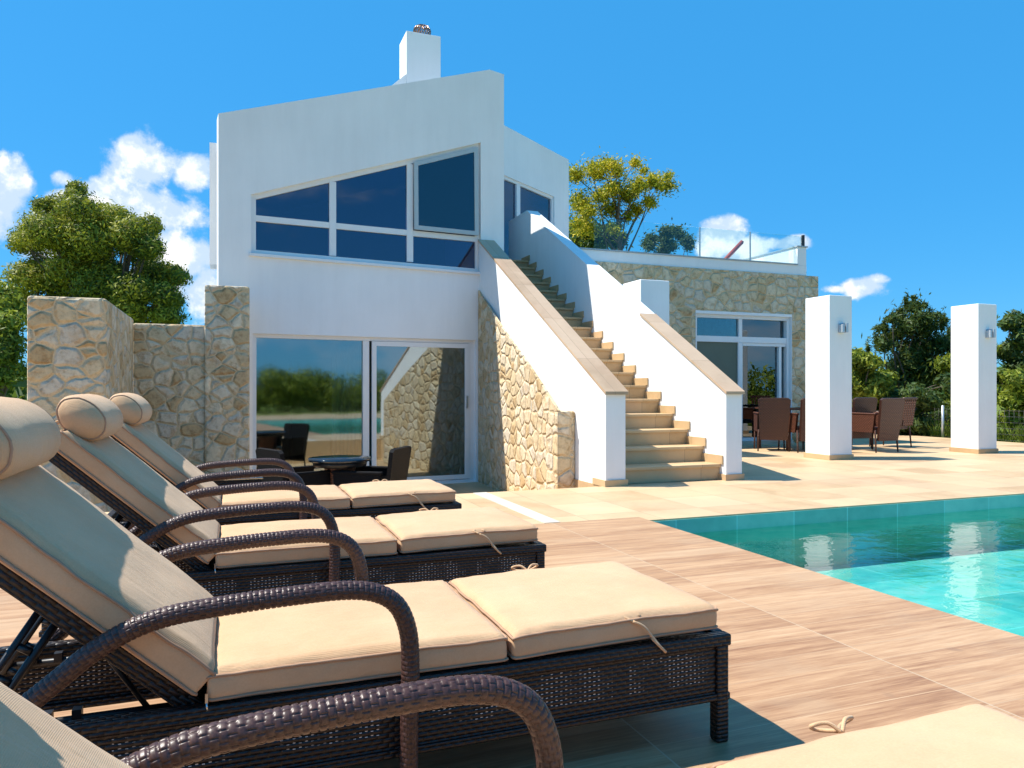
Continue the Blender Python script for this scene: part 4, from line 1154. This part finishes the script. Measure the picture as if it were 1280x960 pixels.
wd = bpy.data.worlds.new('World'); scene.world = wd; wd.use_nodes = True
nt = wd.node_tree; nt.nodes.clear(); h = N(nt)
sky = h.n('ShaderNodeTexSky', sky_type='NISHITA'); sky.sun_disc = False; sky.sun_elevation = EL
sky.sun_rotation = math.atan2(-hd_.x, -hd_.y) % (2 * math.pi)
sky.altitude = 0; sky.air_density = 1.0; sky.dust_density = .3; sky.ozone_density = 3.0
dirn = coords(h, 'Generated')
sp_ = h.n('ShaderNodeSeparateXYZ'); h.l(dirn, sp_.inputs[0])
az = h.m('ARCTAN2', sp_.outputs[0], sp_.outputs[1]); el = h.m('ARCSINE', sp_.outputs[2])
def px_dir(px, py):
    a = math.atan2(px - 640, F) + YAW; e = math.atan2(HZ - py, math.hypot(F, px - 640)); return a, e
blobs = [(190, 205, 62, 40), (235, 220, 40, 30), (165, 180, 30, 22), (215, 265, 60, 40), (225, 320, 50, 60), (120, 250, 55, 28), (20, 225, 42, 36), (5, 260, 50, 40), (75, 222, 26, 14), (255, 370, 40, 50), (-60, 240, 60, 60),
         (60, 290, 60, 40), (902, 300, 38, 26), (935, 312, 45, 20), (905, 282, 24, 16), (975, 305, 40, 11), (1078, 358, 46, 15), (1095, 350, 26, 11), (1045, 362, 26, 8)]
nz1, _ = h.noise(dirn, 9, 7, .62, .3); nz2, _ = h.noise(dirn, 30, 6, .6)
vr = h.n('ShaderNodeTexVoronoi', feature='SMOOTH_F1'); h.l(dirn, vr.inputs['Vector']); vr.inputs['Scale'].default_value = 26; vr.inputs['Smoothness'].default_value = .4
puff = h.m('SUBTRACT', .45, vr.outputs['Distance'])
acc = None
for (px, py, rx, ry) in blobs:
    a, e = px_dir(px, py); sx_, sy_ = rx / F * .95, ry / F
    dx = h.m('DIVIDE', h.m('SUBTRACT', az, a), sx_); dy = h.m('DIVIDE', h.m('SUBTRACT', el, e), sy_)
    d2 = h.m('SQRT', h.m('ADD', h.m('MULTIPLY', dx, dx), h.m('MULTIPLY', dy, dy)))
    v_ = h.m('SUBTRACT', 1.0, d2)
    acc = v_ if acc is None else h.m('MAXIMUM', acc, v_)
acc = h.m('MAXIMUM', acc, -1.2)
nsum = h.m('ADD', h.m('MULTIPLY', h.m('SUBTRACT', nz1, .5), 2.2), h.m('ADD', h.m('MULTIPLY', h.m('SUBTRACT', nz2, .5), .9), h.m('MULTIPLY', puff, .9)))
dens = h.m('ADD', acc, nsum)
mask = h.smooth(dens, .02, .42)
# fair weather clouds low over the rest of the horizon (behind the camera)
back = h.m('MULTIPLY', h.smooth(sp_.outputs[1], .25, -.15), h.m('MULTIPLY', h.smooth(sp_.outputs[2], .62, .25), h.smooth(sp_.outputs[2], -.02, .06)))
nb_, _ = h.noise(h.mapping(dirn, (1, 1, 2.2)), 3.2, 7, .6)
mback = h.m('MULTIPLY', h.smooth(nb_, .50, .64), back)
mask = h.m('MAXIMUM', mask, h.m('MULTIPLY', mback, .8))
sat = h.n('ShaderNodeHueSaturation'); sat.inputs['Saturation'].default_value = 1.25; sat.inputs['Value'].default_value = 1; h.l(sky.outputs[0], sat.inputs['Color'])
tint = h.mix(1.0, sat.outputs[0], (.66, 1.10, 1.30), 'MULTIPLY')
tint = h.mix(.85, tint, (.16, 1.26, 2.75))
shade = h.smooth(h.m('ADD', h.m('MULTIPLY', dens, .5), h.m('MULTIPLY', h.m('SUBTRACT', nz2, .5), 2.6)), .05, .75)
cl1 = h.mix(shade, (2.3, 2.9, 3.6), (4.5, 4.5, 4.5))
colr = h.mix(mask, tint, cl1)
bg = h.n('ShaderNodeBackground'); h.l(colr, bg.inputs[0]); bg.inputs[1].default_value = .13
wo_ = h.n('ShaderNodeOutputWorld'); h.l(bg.outputs[0], wo_.inputs[0])

vs = scene.view_settings; vs.view_transform = 'Standard'; vs.look = 'None'; vs.gamma = 1; vs.exposure = 1.12; vs.use_curve_mapping = False
scene.render.engine = 'CYCLES'
scene.cycles.max_bounces = 6; scene.cycles.diffuse_bounces = 3; scene.cycles.glossy_bounces = 3; scene.cycles.transparent_max_bounces = 10
